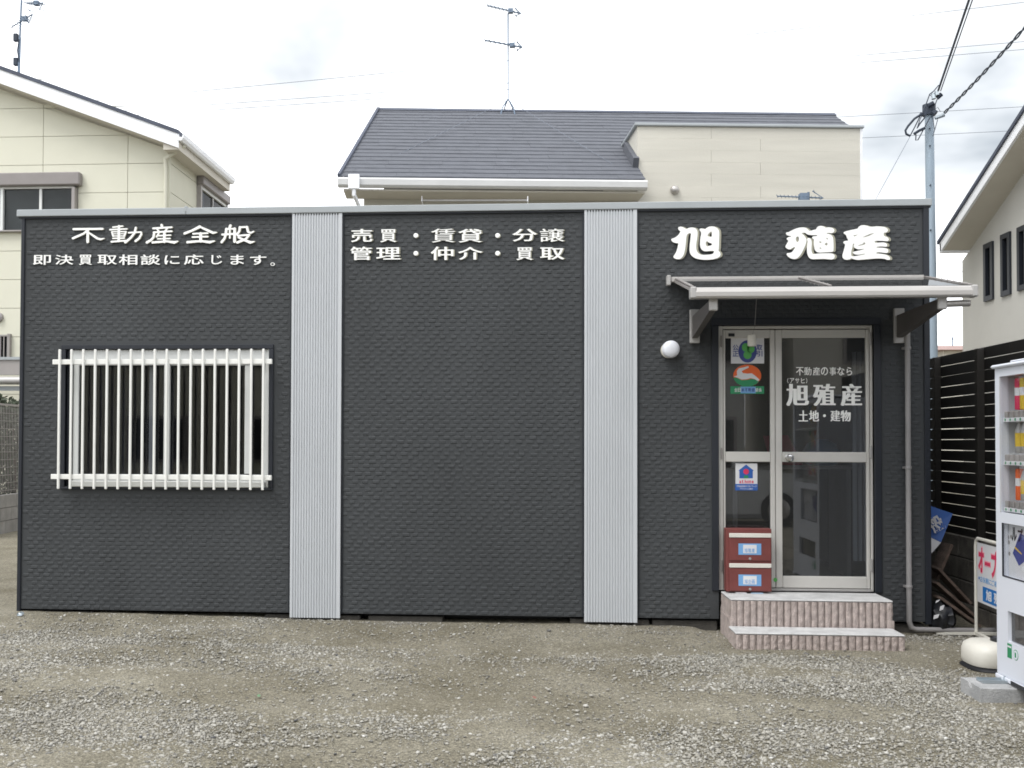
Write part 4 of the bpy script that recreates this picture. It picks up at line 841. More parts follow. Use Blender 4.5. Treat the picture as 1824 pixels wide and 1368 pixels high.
for ri, (py, _) in enumerate(srows):
    z = V(1800, py, VX+.03)[1]
    sh = bx('shelf', (VX+.015, h[0]+.004, z-.012), (VX+.10, h[1]-.006, z+.012), 'paper', vm, .002)
    for k in range(10):
        y = h[1]-.035-k*.063
        if y < h[0]+.05: break
        bx('button', (VX+.018, y-.021, z+.0125), (VX+.035, y+.021, z+.050), 'taupe', vm, .004)
        obj('price_mark', MB().lathe((VX+.0149, y, z+.001), [(.009, 0), (.009, .0012)], (-1, 0, 0), 8), 'green', vm)
        if k < 1: continue
        yy = y; zz = z+.058; kind = (ri*3+k) % 3; cc = cols[(k*3+ri*5) % len(cols)]
        labs = {0: 'slim drink bottle', 1: 'drink can', 2: 'tall drink bottle'}
        cname = {'redp': 'red', 'yellow': 'yellow', 'bluel': 'light blue', 'paper': 'white', 'green': 'dark green', 'navyp': 'navy', 'orange': 'orange', 'lgreen': 'bright green'}[cc]
        if ri == 2 and k == 1: cc, cname, kind = 'orange', 'orange', 1
        if ri == 0 and k == 1: cc, cname, kind = 'redp', 'red', 1
        if ri == 0 and k == 2: cc, cname, kind = 'yellow', 'yellow', 1
        if ri == 1 and k == 1: cc, cname, kind = 'taupe', 'grey', 2
        if k > 7: continue
        ht = {0: .20, 1: .18, 2: .215}[kind]
        d_ = thing('drink_container', f"{cname} {labs[kind]} in the {('top','middle','bottom')[ri]} display row, {('first','second','third','fourth','fifth','sixth','seventh')[k-1]} from the left", 'drink', (VX+.073, yy, zz), 'drinks in the vending machine display')
        if kind == 1:
            obj('can_body', MB().lathe((VX+.073, yy, zz), [(.027, 0), (.0295, .006), (.0295, ht-.01), (.026, ht)], n=14), cc, d_, True)
            obj('label_band', MB().lathe((VX+.073, yy, zz+ht*.45), [(.030, 0), (.030, ht*.25)], n=14), 'paper' if cc != 'paper' else 'blue', d_, True)
        else:
            obj('bottle_body', MB().lathe((VX+.073, yy, zz), [(.026, 0), (.0295, .008), (.0295, ht*.6), (.013, ht*.85), (.013, ht*.90)], n=14), 'silverd' if kind == 2 else cc, d_, True)
            obj('cap', MB().lathe((VX+.073, yy, zz+ht*.901), [(.014, 0), (.014, .018)], n=12), 'paper' if kind == 0 else 'yellow', d_)
            obj('label_band', MB().lathe((VX+.073, yy, zz+ht*.18), [(.030, 0), (.030, ht*.36)], n=14), 'yellow' if kind == 2 else 'paper', d_, True)
yD, zD = V(1809, 698, VX+.103); yE = yD-.13
for ch, i in (('D', 0), ('y', 1), ('D', 2), ('o', 3)): obj('letter', fit(ch, (VX+.1045, yD-i*.085, zD-.01 - (.03 if ch == 'y' else 0)), (0, -.07, 0), (0, 0, .09 if ch == 'D' else .07), (-1, 0, 0), .001, .04), 'redp', vm)
# lower poster window
h = Hs[1]; bx('poster_board', (VX+.035, h[0]-.01, h[2]-.01), (VX+.042, h[1]+.01, h[3]+.01), 'paper', vm); bx('poster_pane', (VX+.006, h[0]+.001, h[2]+.001), (VX+.009, h[1]-.001, h[3]-.001), 'vglass', vm)
bx('poster_gasket', (VX-.002, h[1]-.008, h[2]), (VX+.005, h[1]+.001, h[3]), 'navy', vm); bx('poster_gasket', (VX-.002, h[0], h[2]-.001), (VX+.005, h[1]-.0085, h[2]+.006), 'navy', vm)
for k, ch in enumerate('ウルプス'): obj('letter', fit('ルプスバ'[k], (VX+.0345, h[1]-.045-k*.075, h[3]-.10), (0, -.06, 0), (0, 0, .08), (-1, 0, 0), .001, .03), 'black', vm)
p = lambda px, py: (lambda q: (VX+.0345, q.y, q.z))(atX(px, py, VX+.034))
obj('picture', MB().prism([p(1804, 985), p(1817, 950), p(1840, 962), p(1838, 990), p(1815, 1008)], (-.001, 0, 0)), 'navyp', vm); obj('picture', MB().prism([p(1808, 973), p(1820, 986), p(1820, 988), p(1808, 977)], (-.0022, 0, 0)), 'yellow', vm)
for a, b in ((1796, 957), (1801, 956), (1797, 966), (1798, 986)): q = p(a, b); obj('picture', MB().lathe(q, [(.012, 0), (.012, .001)], (-1, 0, 0), 10), 'taupe', vm)
h = Hs[2]; bx('delivery_tray', (VX+.051, h[0]-.02, h[2]-.03), (VX+.20, h[1]+.02, h[2]-.002), 'taupe', vm); bx('delivery_back', (VX+.19, h[0]-.02, h[2]), (VX+.2, h[1]+.02, h[3]+.02), 'taupe', vm)
bx('delivery_flap', (VX+.02, h[0]+.004, h[2]+.004), (VX+.028, h[1]-.004, h[3]-.004), glass('smoky_flap', (.30, .31, .33), 1.5, 1.2, .10), vm)
ya, za1 = V(1794.5, 1145); yb, za0 = V(1802.5, 1174)
bx('green_label', (VX-.0012, yb, za0), (VX-.0001, ya, za1), 'green', vm); bx('green_label_band', (VX-.0022, yb+.004, za1-.022), (VX-.0013, ya-.004, za1-.012), 'paper', vm)
yc, zc = V(1809.5, 1167); obj('ring_mark', MB().lathe((VX-.0001, yc, zc), [(.030, 0), (.030, .001)], (-1, 0, 0), 24), 'green', vm); obj('ring_mark', MB().lathe((VX-.0012, yc, zc), [(.026, 0), (.026, .001)], (-1, 0, 0), 24), 'vend', vm)
obj('letter', fit('1', (VX-.0022, yc+.008, zc-.014), (0, -.016, 0), (0, 0, .028), (-1, 0, 0), .001, .02), 'green', vm)

# ================================================================ HOUSES
# --- left house
LYF = 10.8
lh = thing('cream_house', 'two-storey cream panelled house with a white gable edge, left behind the office', 'house', (-9, LYF, 0))
cr_ = at(303, 262, LYF); cxh, ez = cr_.x, at(318, 250, LYF-.3).z
ridge_x = -12.6; pL = at(0, 124, LYF-.35); pR = at(319, 239, LYF-.35); sl = (pL.z-pR.z)/(pR.x-pL.x); rz = pR.z+(pR.x-ridge_x)*sl
yb2 = atX(401, 330, cxh).y
wallz = lambda x: (pR.z - .30 + (pR.x-x)*sl) if x > ridge_x else (pR.z-.30+(pR.x-ridge_x)*sl-(ridge_x-x)*sl)
lx = -18.4
# panelled front: each board is a piece
joints_z = [at(200, y, LYF).z for y in (190, 243, 294, 343)]; ph_ = (joints_z[0]-joints_z[3])/3; z = joints_z[0]
zs = [z+ph_*k for k in range(-14, 6)]; jx = at(77, 260, LYF).x; jx2 = at(228, 260, LYF).x; bwid = jx2-jx
holesL = [(at(-30, 300, LYF).x, at(140, 300, LYF).x, at(60, 411, LYF).z, at(60, 312, LYF).z), (at(-40, 600, LYF).x, at(19, 600, LYF).x, at(10, 640, LYF).z, at(10, 598, LYF).z)]
for k in range(len(zs)-1):
    xL = lx
    xcur = jx - bwid*8 + (0 if k % 1 == 0 else 0)
    while xcur < cxh-.05:
        a, b = max(xcur, lx), min(xcur+bwid, cxh-.045); xcur += bwid
        if b-a < .05: continue
        z0_, z1_ = zs[k]+.0045, zs[k+1]-.0045
        ta, tb = wallz(a), wallz(b)
        if z0_ > max(ta, tb)-.05: continue
        cells = [(a+.005, b-.005, z0_, z1_)]
        for hh in holesL:
            nc = []
            for c in cells:
                if c[0] < hh[1] and c[1] > hh[0] and c[2] < hh[3] and c[3] > hh[2]:
                    if c[2] < hh[2]: nc.append((c[0], c[1], c[2], hh[2]))
                    if c[3] > hh[3]: nc.append((c[0], c[1], hh[3], c[3]))
                    if c[0] < hh[0]: nc.append((c[0], hh[0], max(c[2], hh[2]), min(c[3], hh[3])))
                    if c[1] > hh[1]: nc.append((hh[1], c[1], max(c[2], hh[2]), min(c[3], hh[3])))
                else: nc.append(c)
            cells = nc
        mb = MB()
        for c in cells:
            if c[1]-c[0] < .01 or c[3]-c[2] < .01: continue
            tl, tr = min(c[3], wallz(c[0])), min(c[3], wallz(c[1]))
            if tl <= c[2] and tr <= c[2]: continue
            tl, tr = max(tl, c[2]+.002), max(tr, c[2]+.002)
            mb.prism([(c[0], LYF, c[2]), (c[1], LYF, c[2]), (c[1], LYF, tr), (c[0], LYF, tl)], (0, .03, 0))
        if mb.v: obj('siding_board', mb, 'lhouse', lh)
fr = MB().prism([(lx, LYF+.031, -.1), (cxh-.05, LYF+.031, -.1), (cxh-.05, LYF+.031, wallz(cxh)), (ridge_x, LYF+.031, wallz(ridge_x)), (lx, LYF+.031, wallz(lx))], (0, .03, 0))
GL = mat('cream_joint', (.58, .57, .475), .8); obj('wall_core', fr, GL, lh)
bx('corner_trim', (cxh-.045, LYF-.004, -.1), (cxh+.004, LYF+.05, ez-.15), 'lhouse', lh)
# right side wall
sw = at(375, 340, LYF); holeS = (atX(352, 330, cxh).y, atX(400, 350, cxh).y, 3.6, atX(375, 335, cxh).z)
z = zs[0]
for k in range(len(zs)-1):
    if zs[k] > ez-.1: break
    zt_ = min(zs[k+1]-.006, ez-.1); y0_ = LYF+.052; half = (y0_+yb2)/2
    for a, b in ((y0_, half-.004), (half+.004, yb2)): bx('siding_board', (cxh-.03, a, zs[k]+.006), (cxh, b, zt_), 'lhouse', lh)
bx('wall_core', (cxh-.08, LYF+.062, -.1), (cxh-.031, yb2, ez-.05), GL, lh)
bx('rear_wing', (cxh-4, yb2+.01, -.1), (cxh-.12, yb2+2.5, ez-.55), 'lhouse', lh); bx('gutter', (cxh-.3, yb2+.012, ez-.55), (cxh+.22, yb2+.5, ez-.44), 'fascia', lh, .02)
# roof planes, fascia
yf_ = LYF-.40; yr_ = atX(411, 303, pR.x).y; bx('eave_board', (pR.x-.30, yf_+.06, pR.z-.28), (pR.x-.012, yr_, pR.z-.02), 'soffit', lh)
def slab(xa, za, xb, zb, y0_, y1_, th, m, nm): return obj(nm, MB().prism([(xa, y0_, za), (xb, y0_, zb), (xb, y1_, zb), (xa, y1_, za)], (0, 0, th)), m, lh)
slab(pR.x, pR.z, ridge_x, rz, yf_, yr_, .07, 'dkroof', 'roof_slope'); slab(ridge_x-.001, rz, ridge_x-6.2, rz-6.2*sl, yf_, yr_, .07, 'dkroof', 'roof_slope')
obj('fascia', MB().prism([(pR.x, yf_+.02, pR.z-.26), (ridge_x, yf_+.02, rz-.26), (ridge_x, yf_+.02, rz-.002), (pR.x, yf_+.02, pR.z-.002)], (0, .03, 0)), 'fascia', lh)
obj('fascia', MB().prism([(ridge_x-.001, yf_+.02, rz-.26), (ridge_x-6.2, yf_+.02, rz-.26-6.2*sl), (ridge_x-6.2, yf_+.02, rz-.002-6.2*sl), (ridge_x-.001, yf_+.02, rz-.002)], (0, .03, 0)), 'fascia', lh)
slab(pR.x-.02, pR.z-.26, ridge_x, rz-.26, yf_+.051, yr_, .02, 'soffit', 'soffit')
gx_ = pR.x+.02; gprof = [(-.05, .06), (-.05, -.02), (-.02, -.07), (.04, -.07), (.075, -.02), (.085, .06), (.07, .06), (.05, -.01), (-.03, -.01), (-.04, .06)]
obj('gutter', MB().prism([(gx_+a, yf_, pR.z-.06+b) for a, b in gprof], (0, yr_-yf_, 0)), 'fascia', lh)
obj('downpipe', MB().tube([(gx_, LYF-.1, pR.z-.15), (cxh-.06, LYF-.09, pR.z-.38), (cxh-.06, LYF-.06, pR.z-.6), (cxh-.06, LYF-.06, .1)], .035, 12), 'lhouse', lh, True)
# front window with shutter box
wn = bpy.data.objects.new('window', None); COL.objects.link(wn); wn.parent = lh; wn.location = (-1, 0, 4)
hx0, hx1, hz0, hz1 = holesL[0]
bx('shutter_box', (hx0-.02, LYF-.16, at(70, 331, LYF-.1).z), (at(143.5, 320, LYF-.1).x, LYF-.001, at(70, 308, LYF-.1).z), 'shutter', wn, .02)
zt_ = at(70, 333, LYF).z-.04
bx('frame', (hx1-.075, LYF-.13, hz0), (hx1-.012, LYF+.02, zt_), 'taupe', wn, .005); bx('frame', (hx1-.11, LYF-.05, hz0), (hx1-.0755, LYF+.02, zt_), 'alu', wn); bx('frame', (at(3, 370, LYF).x, LYF-.06, hz0), (at(8, 370, LYF).x, LYF+.02, zt_), 'alu', wn)
bx('frame', (hx0, LYF-.10, hz0-.03), (hx1+.03, LYF+.02, hz0-.001), 'taupe', wn, .005)
bx('frame', (hx0, LYF-.05, zt_-.001), (hx1-.076, LYF+.02, zt_+.06), 'alu', wn); bx('mullion', (at(71, 370, LYF).x, LYF-.03, hz0), (at(75.5, 370, LYF).x, LYF+.02, zt_-.002), 'alu', wn)
bx('pane', (hx0, LYF+.0, hz0), (hx1-.11, LYF+.004, zt_), 'glassn', wn)
V_ = []; n = 90; xs_, xe_ = hx0, hx1-.1
for i in range(n+1): x = xs_+(xe_-xs_)*i/n; V_ += [(x, LYF+.09+.02*math.sin(i*1.1), hz0), (x, LYF+.09+.02*math.sin(i*1.1), hz1)]
mid = at(75, 370, LYF).x; obj('curtain', MB().add(V_, [(2*i, 2*i+2, 2*i+3, 2*i+1) for i in range(n)]), 'curtain', wn, True)
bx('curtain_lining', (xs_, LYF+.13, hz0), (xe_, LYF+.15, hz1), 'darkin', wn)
wn = bpy.data.objects.new('window', None); COL.objects.link(wn); wn.parent = lh; wn.location = (-1.5, 0, 1)
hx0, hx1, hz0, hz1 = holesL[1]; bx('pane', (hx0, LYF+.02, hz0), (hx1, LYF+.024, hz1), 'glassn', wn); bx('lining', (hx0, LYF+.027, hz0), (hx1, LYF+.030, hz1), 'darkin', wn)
bx('frame', (hx1-.03, LYF-.08, hz0-.03), (hx1+.02, LYF+.01, hz1+.03), 'taupe', wn)
b0 = bx('bar', (hx1-.10, LYF-.08, hz0), (hx1-.085, LYF-.06, hz1), 'taupe', wn)
for k in range(1, 6): rep(b0, 'bar', (-.065*k, 0, 0), wn)
bx('rail', (hx0, LYF-.085, hz1-.02), (hx1, LYF-.06, hz1+.01), 'taupe', wn); bx('rail', (hx0, LYF-.085, hz0-.02), (hx1, LYF-.06, hz0+.01), 'taupe', wn)
v = at(-3, 565, LYF-.03); obj('vent_cap', MB().lathe((v.x, LYF-.001, v.z), [(.09, 0), (.09, .05), (.05, .08)], (0, -1, 0), 16), 'taupe', lh, True)
# side window with shutter box
ya_, yb_ = atX(350, 330, cxh).y, atX(402, 350, cxh).y-.1; zt_ = atX(350, 311, cxh).z; zl_ = atX(350, 328, cxh).z
wn = bpy.data.objects.new('window', None); COL.objects.link(wn); wn.parent = lh; wn.location = (2, 1, 4)
bx('shutter_box', (cxh+.001, ya_, zl_), (cxh+.15, yb_, zt_), 'shutter', wn, .02)
bx('frame', (cxh+.001, ya_+.02, zl_-1.3), (cxh+.09, ya_+.10, zl_-.001), 'taupe', wn); bx('frame', (cxh+.001, yb_-.08, zl_-1.3), (cxh+.09, yb_-.01, zl_-.001), 'taupe', wn)
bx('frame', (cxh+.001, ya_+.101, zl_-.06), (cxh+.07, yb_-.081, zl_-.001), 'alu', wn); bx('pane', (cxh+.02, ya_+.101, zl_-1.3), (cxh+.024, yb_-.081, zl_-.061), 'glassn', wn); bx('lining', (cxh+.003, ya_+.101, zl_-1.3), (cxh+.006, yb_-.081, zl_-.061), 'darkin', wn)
bx('mullion', (cxh+.025, (ya_+yb_)/2-.02, zl_-1.3), (cxh+.05, (ya_+yb_)/2+.02, zl_-.061), 'silverd', wn); bx('curtain', (cxh+.008, ya_+.101, zl_-1.3), (cxh+.012, ya_+.45, zl_-.061), 'curtainw', wn)

BROT = R(5.5); BPIV = Vector((-3.25, 8.4, 0)); _rb = Matrix.Rotation(-BROT, 3, 'Z')
def atB(px, py, Y): d = _rb @ ray(px, py); o = _rb @ (CAM - BPIV) + BPIV; return o + d*((Y-o.y)/d.y)
def toW(p): return Matrix.Rotation(BROT, 3, 'Z') @ (Vector(p) - BPIV) + BPIV
# --- antennas
def yagi(parent, c, dirv, length, n, el, vert=False, refl=True, r=.012):
    c = Vector(c); d = Vector(dirv).normalized(); s = Vector((0, 0, 1)) if vert else d.cross(Vector((0, 0, 1))).normalized()
    obj('boom', MB().tube([c-d*length*.5, c+d*length*.5], r, 6), 'antenna', parent)
    e0 = obj('element', MB().tube([c-d*length*.5-s*el/2, c-d*length*.5+s*el/2], r*.55, 5), 'antenna', parent)
    for k in range(1, n): rep(e0, 'element', d*length*k/(n-1)*.92, parent)
    if refl:
        q = c+d*length*.5; up = Vector((0, 0, 1))
        obj('reflector', MB().tube([q+up*el*.55-d*.12, q, q-up*el*.55-d*.12], r*.8, 5).tube([q+up*el*.5-d*.1+s*el*.5, q+up*el*.5-d*.1-s*el*.5], r*.6, 5).tube([q-up*el*.5-d*.1+s*el*.5, q-up*el*.5-d*.1-s*el*.5], r*.6, 5), 'antenna', parent)
        obj('dipole_box', MB().box(q-d*.22-Vector((.05, .05, .04)), q-d*.22+Vector((.05, .05, .04))), 'antenna', parent)
AY = LYF+1.2
b = at(33, 126, AY); tp = at(38.5, -6, AY)
an = thing('tv_antenna', 'grey double yagi aerial on a mast above the cream house', 'antenna', b)
obj('mast', MB().tube([b-Vector((0, 0, .3)), b.lerp(tp, .45)], .028, 8).tube([b.lerp(tp, .40), tp], .02, 8), 'antenna', an)
for py in (67, 110): c = at(34, py, AY); obj('mast_box', MB().box(c-Vector((.11, .04, .08)), c+Vector((-.02, .04, .08)), .01), 'cable', an)
obj('cable', MB().tube([at(34, 70, AY-.03), at(31, 90, AY-.05), at(34, 110, AY-.03)], .012, 6), 'cable', an)
yagi(an, at(39, 37, AY-.04), (.86, -.35, .25), .62, 9, .26); yagi(an, at(62, 6, AY-.04), (.8, -.5, -.22), .58, 7, .24)
RYL = 12.55; RY = toW(atB(905, 203, RYL)).y
b = at(905, 176, RY); tp = at(905, 24, RY)
an = thing('tv_antenna', 'slim blue-grey aerial with two yagis on a tripod, on the grey shingle ridge', 'antenna', at(905, 203, RY))
obj('mast', MB().tube([b, tp], .015, 8), 'antenna', an)
lg = [at(892, 204, RY-.25), at(917, 204, RY-.25), at(898, 203, RY+.25), at(914, 203, RY+.25)]
for q in lg: obj('leg', MB().tube([b, b.lerp(q, .55)+Vector(((q.x-b.x)*.25, 0, 0)), q], .014, 6), 'antenna', an)
yagi(an, at(897, 78, RY-.02), (.96, -.15, -.26), .80, 8, .16, r=.017); yagi(an, at(898, 17, RY-.02), (.94, -.12, -.30), .72, 9, .14, r=.014)
q0, q1 = at(916.5, 71, RY-.03), at(916.5, 98, RY-.03); obj('element', MB().tube([q0, q1], .007, 5), 'antenna', an)
for q, lab in ((toW(atB(628, 321, 8.6)), 'thin guy wire running down the shingle roof to its left eave'), (toW(atB(1122, 317, 8.7)), 'thin guy wire running down the shingle roof to its right eave')):
    tag(obj('guy_wire', MB().tube([at(905, 178, RY), q+Vector((0, 0, .05))], .0045, 5), MT['wire']), lab, 'wire')
b = at(1440, 350, 4.2)
an = thing('tv_antenna', 'small low yagi aerial just showing above the office parapet on the right', 'antenna', (b.x, b.y, ZT))
obj('mast', MB().tube([(b.x, b.y, ZT), (b.x, b.y, b.z+.05)], .016, 8), 'antenna', an); yagi(an, at(1425, 351, 4.2), (.88, -.3, -.12), .52, 12, .14, refl=True, r=.008)

# --- house behind with shingle roof
RY = RYL

BY = 9.0; EY = 8.4; e1 = atB(606, 326, EY); ez_ = e1.z; rg = atB(676, 204, RY); rx1 = atB(1480, 204, RY).x
bh = thing('ivory_house', 'ivory house with a grey shingle roof and a square parapet tower, behind the office', 'house', BPIV)
X0 = e1.x; rzz = rg.z; slp = (rzz-ez_)/(RY-EY); tx0, tx1 = atB(1135, 280, BY).x, atB(1533, 280, BY).x; tz = atB(1330, 227, BY).z
bx('wall', (atB(648, 345, BY).x, BY, 0), (tx0-.001, BY+.12, ez_+.05), 'bhouse', bh)
bx('wall', (X0+.5, BY+.121, 0), (X0+.62, RY+3.4, ez_+.05), 'bhouse', bh)
# tower cladding courses
ncourse = 18; z = 3.2; chh = (tz-3.2)/ncourse
for k in range(ncourse):
    jo = [tx0, tx0+(tx1-tx0)*(.33 if k % 2 else .55), tx1]
    for a, b in zip(jo, jo[1:]): bx('cladding_board', (a+.002, BY-.004+random.uniform(-.0008, .0008), z+k*chh+.0006), (b-.002, BY+.03, z+(k+1)*chh-.0006), 'bhouse', bh)
bx('tower_core', (tx0+.002, BY+.031, 0), (tx1-.002, BY+3.6, tz-.004), 'bhouse', bh)
bx('tower_coping', (tx0-.05, BY-.05, tz), (tx1+.05, BY+3.65, tz+.05), 'coping', bh, .01)
bx('corner_trim', (tx1-.012, BY-.02, 3.2), (tx1+.025, BY+.03, tz-.001), 'fascia', bh)
xl = lambda y: X0+(rg.x-X0)*(y-EY)/(RY-EY)      # the left rake runs a little askew
nsh = 20; Lr = RY-EY
for k in range(nsh):
    ya, yb = EY+Lr*k/nsh, EY+Lr*(k+1)/nsh+.03; za, zb = ez_+.10+slp*(ya-EY), ez_+.10+slp*(yb-EY)
    xe = (atB(1150, 326, EY).x if ya < BY-.05 else (tx0-.01 if ya < BY+1.35 else (tx1-.15 if ya < BY+2.4 else rx1+.05)))
    n = int((xe-X0)/.91)+1; sh = -random.random()*.9; mb = MB(); xs0 = xl(ya)
    edges = [xs0]+[X0+sh+.91*(j+1) for j in range(n+1) if xs0 < X0+sh+.91*(j+1) < xe-.05]+[xe]
    for a, b in zip(edges, edges[1:]):
        dz = random.uniform(-.002, .003)
        mb.prism([(a+.0015, ya, za+.022+dz), (b-.0015, ya, za+.022+dz), (b-.0015, yb, zb+.004+dz), (a+.0015, yb, zb+.004+dz)], (0, 0, -.018))
    obj('shingle_course', mb, 'shingle', bh)
def rs(x0_, x1_, y0_, y1_, off, th, m, nm):
    xq, xr = (xl(y0_)+.05, xl(y1_)+.05) if x0_ == X0+.05 else (x0_, x0_)
    return obj(nm, MB().prism([(xq, y0_, ez_+off+slp*(y0_-EY)), (x1_, y0_, ez_+off+slp*(y0_-EY)), (x1_, y1_, ez_+off+slp*(y1_-EY)), (xr, y1_, ez_+off+slp*(y1_-EY))], (0, 0, -th)), m, bh)
rs(X0+.05, atB(1150, 326, EY).x-.02, EY+.02, BY+.1, .095, .12, 'dkroof', 'roof_deck'); rs(X0+.05, tx0-.02, BY+.1, RY-.01, .095, .12, 'dkroof', 'roof_deck')
rs(tx0-.02, rx1, BY+2.5, RY-.01, .095, .12, 'dkroof', 'roof_deck'); rs(tx0-.019, tx1-.2, BY+1.5, BY+2.499, .095, .12, 'dkroof', 'roof_deck')
obj('roof_slope', MB().prism([(xl(RY), RY+.001, rzz+.09), (rx1+.05, RY+.001, rzz+.09), (rx1+.05, RY+4.2, rzz-2.3), (xl(RY), RY+4.2, rzz-2.3)], (0, 0, -.12)), 'shingle', bh)
obj('ridge_cap', MB().prism([(xl(RY)-.02, RY-.12, rzz+.06), (xl(RY)-.02, RY, rzz+.14), (xl(RY)-.02, RY+.12, rzz+.06)], (rx1-xl(RY)+.1, 0, 0)), 'dkroof', bh)
obj('rake_trim', MB().bar((X0-.02, EY, ez_+.09), (xl(RY)-.02, RY, rzz+.09), .05, .12), 'dkroof', bh)
xr_ = atB(1151, 326, EY).x
gp_ = [(.0, .05), (-.10, .05), (-.13, .02), (-.12, -.07), (-.08, -.10), (.0, -.10)]
obj('gutter', MB().prism([(X0-.03, EY+a, ez_+.02+b) for a, b in gp_], (xr_-X0+.03, 0, 0)), 'gutterw', bh)
bx('soffit', (X0+.05, EY+.01, ez_-.12), (xr_-.02, BY-.005, ez_-.09), 'soffit', bh)
q = atB(631, 330, EY-.1); bx('rain_hopper', (q.x-.09, EY-.2, ez_-.14), (q.x+.09, EY-.131, ez_+.10), 'fascia', bh, .01)
obj('downpipe', MB().tube([(q.x, EY-.15, ez_-.14), (q.x, EY-.15, ez_-.22), (q.x+.13, EY+.3, ez_-.5), (atB(652, 380, BY).x+.06, BY-.06, ez_-.75), (atB(652, 380, BY).x+.06, BY-.06, 0)], .035, 10), 'fascia', bh, True)
obj('roof_flashing', MB().bar((tx0-.03, BY-.05, ez_+.20+slp*(BY-.05-EY)), (tx0-.03, BY+.85, ez_+.20+slp*(BY+.85-EY)), .10, .18), 'shingle', bh)
for px_c, py_c, m_, rr in ((990, 346, 'taupe', .075), (1202, 338, 'silver', .075)):
    q = atB(px_c, py_c, BY-.03); obj('vent_cap', MB().lathe((q.x, BY-.005, q.z), [(rr, 0), (rr, .04), (rr*.7, .07), (rr*.2, .085)], (0, -1, 0), 18), m_, bh, True)
bh.rotation_euler.z = BROT                                # the whole house stands a few degrees askew to the office
q0, q1 = at(752, 357, 8.7), at(940, 357, 8.7); lr = thing('laundry_pole', 'grey laundry pole on hooked brackets under the eave of the ivory house', 'pole', q0)
obj('pole', MB().tube([q0, q1], .018, 8), 'silverd', lr)
for q in (q0, q1): obj('bracket', MB().tube([q+Vector((0, .29, -.05)), q+Vector((0, -.05, -.02)), q+Vector((0, -.05, .06))], .01, 6), 'fascia', lr)

# --- right house
RX = 7.3; rh = thing('grey_rendered_house', 'pale rendered house with dark-edged steep roof and narrow windows, right beyond the fence', 'house', (RX, 6, 0))
yc_ = atX(1714, 500, RX).y; s0 = atX(1679, 443, RX-.45); s1 = atX(1824, 222, RX-.45); ss = (s1.z-s0.z)/(s0.y-s1.y); yrd = 2.2
def rzf(y): return s0.z + (s0.y-y)*ss if y > yrd else s0.z+(s0.y-yrd)*ss-(yrd-y)*ss
wins = [(1755, 1770, 437, 537), (1785.5, 1801, 420, 528), (1815, 1831, 407, 518)]; hol = []
for a, b, c, d in wins: p0_, p1_ = atX(a, c, RX), atX(b, c, RX); hol.append((p1_.y, p0_.y, atX(a, d, RX).z, atX(a, c, RX).z))
ys = sorted({yc_, yrd, -3.0} | {q for h in hol for q in h[:2]}); mb = MB()
for a, b in zip(ys, ys[1:]):
    hs = [h for h in hol if h[0] <= (a+b)/2 <= h[1]]; levels = [(0, None)] if not hs else [(0, hs[0][2]), (hs[0][3], None)]
    for z0_, z1_ in levels:
        ta, tb = (rzf(a)-.02, rzf(b)-.02) if z1_ is None else (z1_, z1_)
        mb.prism([(RX, a, z0_), (RX, b, z0_), (RX, b, tb), (RX, a, ta)], (.15, 0, 0))
obj('wall', mb, 'rhouse', rh); bx('wall', (RX+.151, yc_-.15, 0), (RX+7, yc_, s0.z-.02), 'rhouse', rh)
for i, h in enumerate(hol):
    wn = bpy.data.objects.new('window', None); COL.objects.link(wn); wn.parent = rh; wn.location = (0, h[0]-6, h[2])
    y0_, y1_, z0_, z1_ = h; t_ = .07
    for a, b in (((y0_-.01, z0_-.01), (y0_+t_, z1_+.01)), ((y1_-t_, z0_-.01), (y1_+.01, z1_+.01)), ((y0_+t_+.001, z1_-t_), (y1_-t_-.001, z1_+.01)), ((y0_+t_+.001, z0_-.01), (y1_-t_-.001, z0_+t_))):
        bx('frame', (RX-.035, a[0], a[1]), (RX+.06, b[0], b[1]), 'navy', wn)
    bx('pane', (RX+.02, y0_+t_, z0_+t_), (RX+.025, y1_-t_, z1_-t_), 'glassn', wn); bx('blind', (RX+.08, y0_, z0_), (RX+.085, y1_, z1_), 'curtain', wn)
def rpl(x0_, x1_, ya, yb, off, th, m, nm): return obj(nm, MB().prism([(x0_, ya, rzf(ya)+off), (x1_, ya, rzf(ya)+off), (x1_, yb, rzf(yb)+off), (x0_, yb, rzf(yb)+off)], (0, 0, -th)), m, rh)
for ya, yb in ((s0.y+.12, yrd), (yrd-.001, -3.4)):
    rpl(RX-.50, RX+7, ya, yb, .20, .06, 'dkroof', 'roof_slope'); rpl(RX-.47, RX-.43, ya-.02 if ya > yrd else ya, yb, .139, .16, 'fascia', 'fascia'); rpl(RX-.429, RX+.3, ya-.02 if ya > yrd else ya, yb, -.0, .02, 'soffit', 'soffit')
bx('fascia', (RX-.47, s0.y+.02, s0.z-.06), (RX+7, s0.y+.06, s0.z+.10), 'fascia', rh)

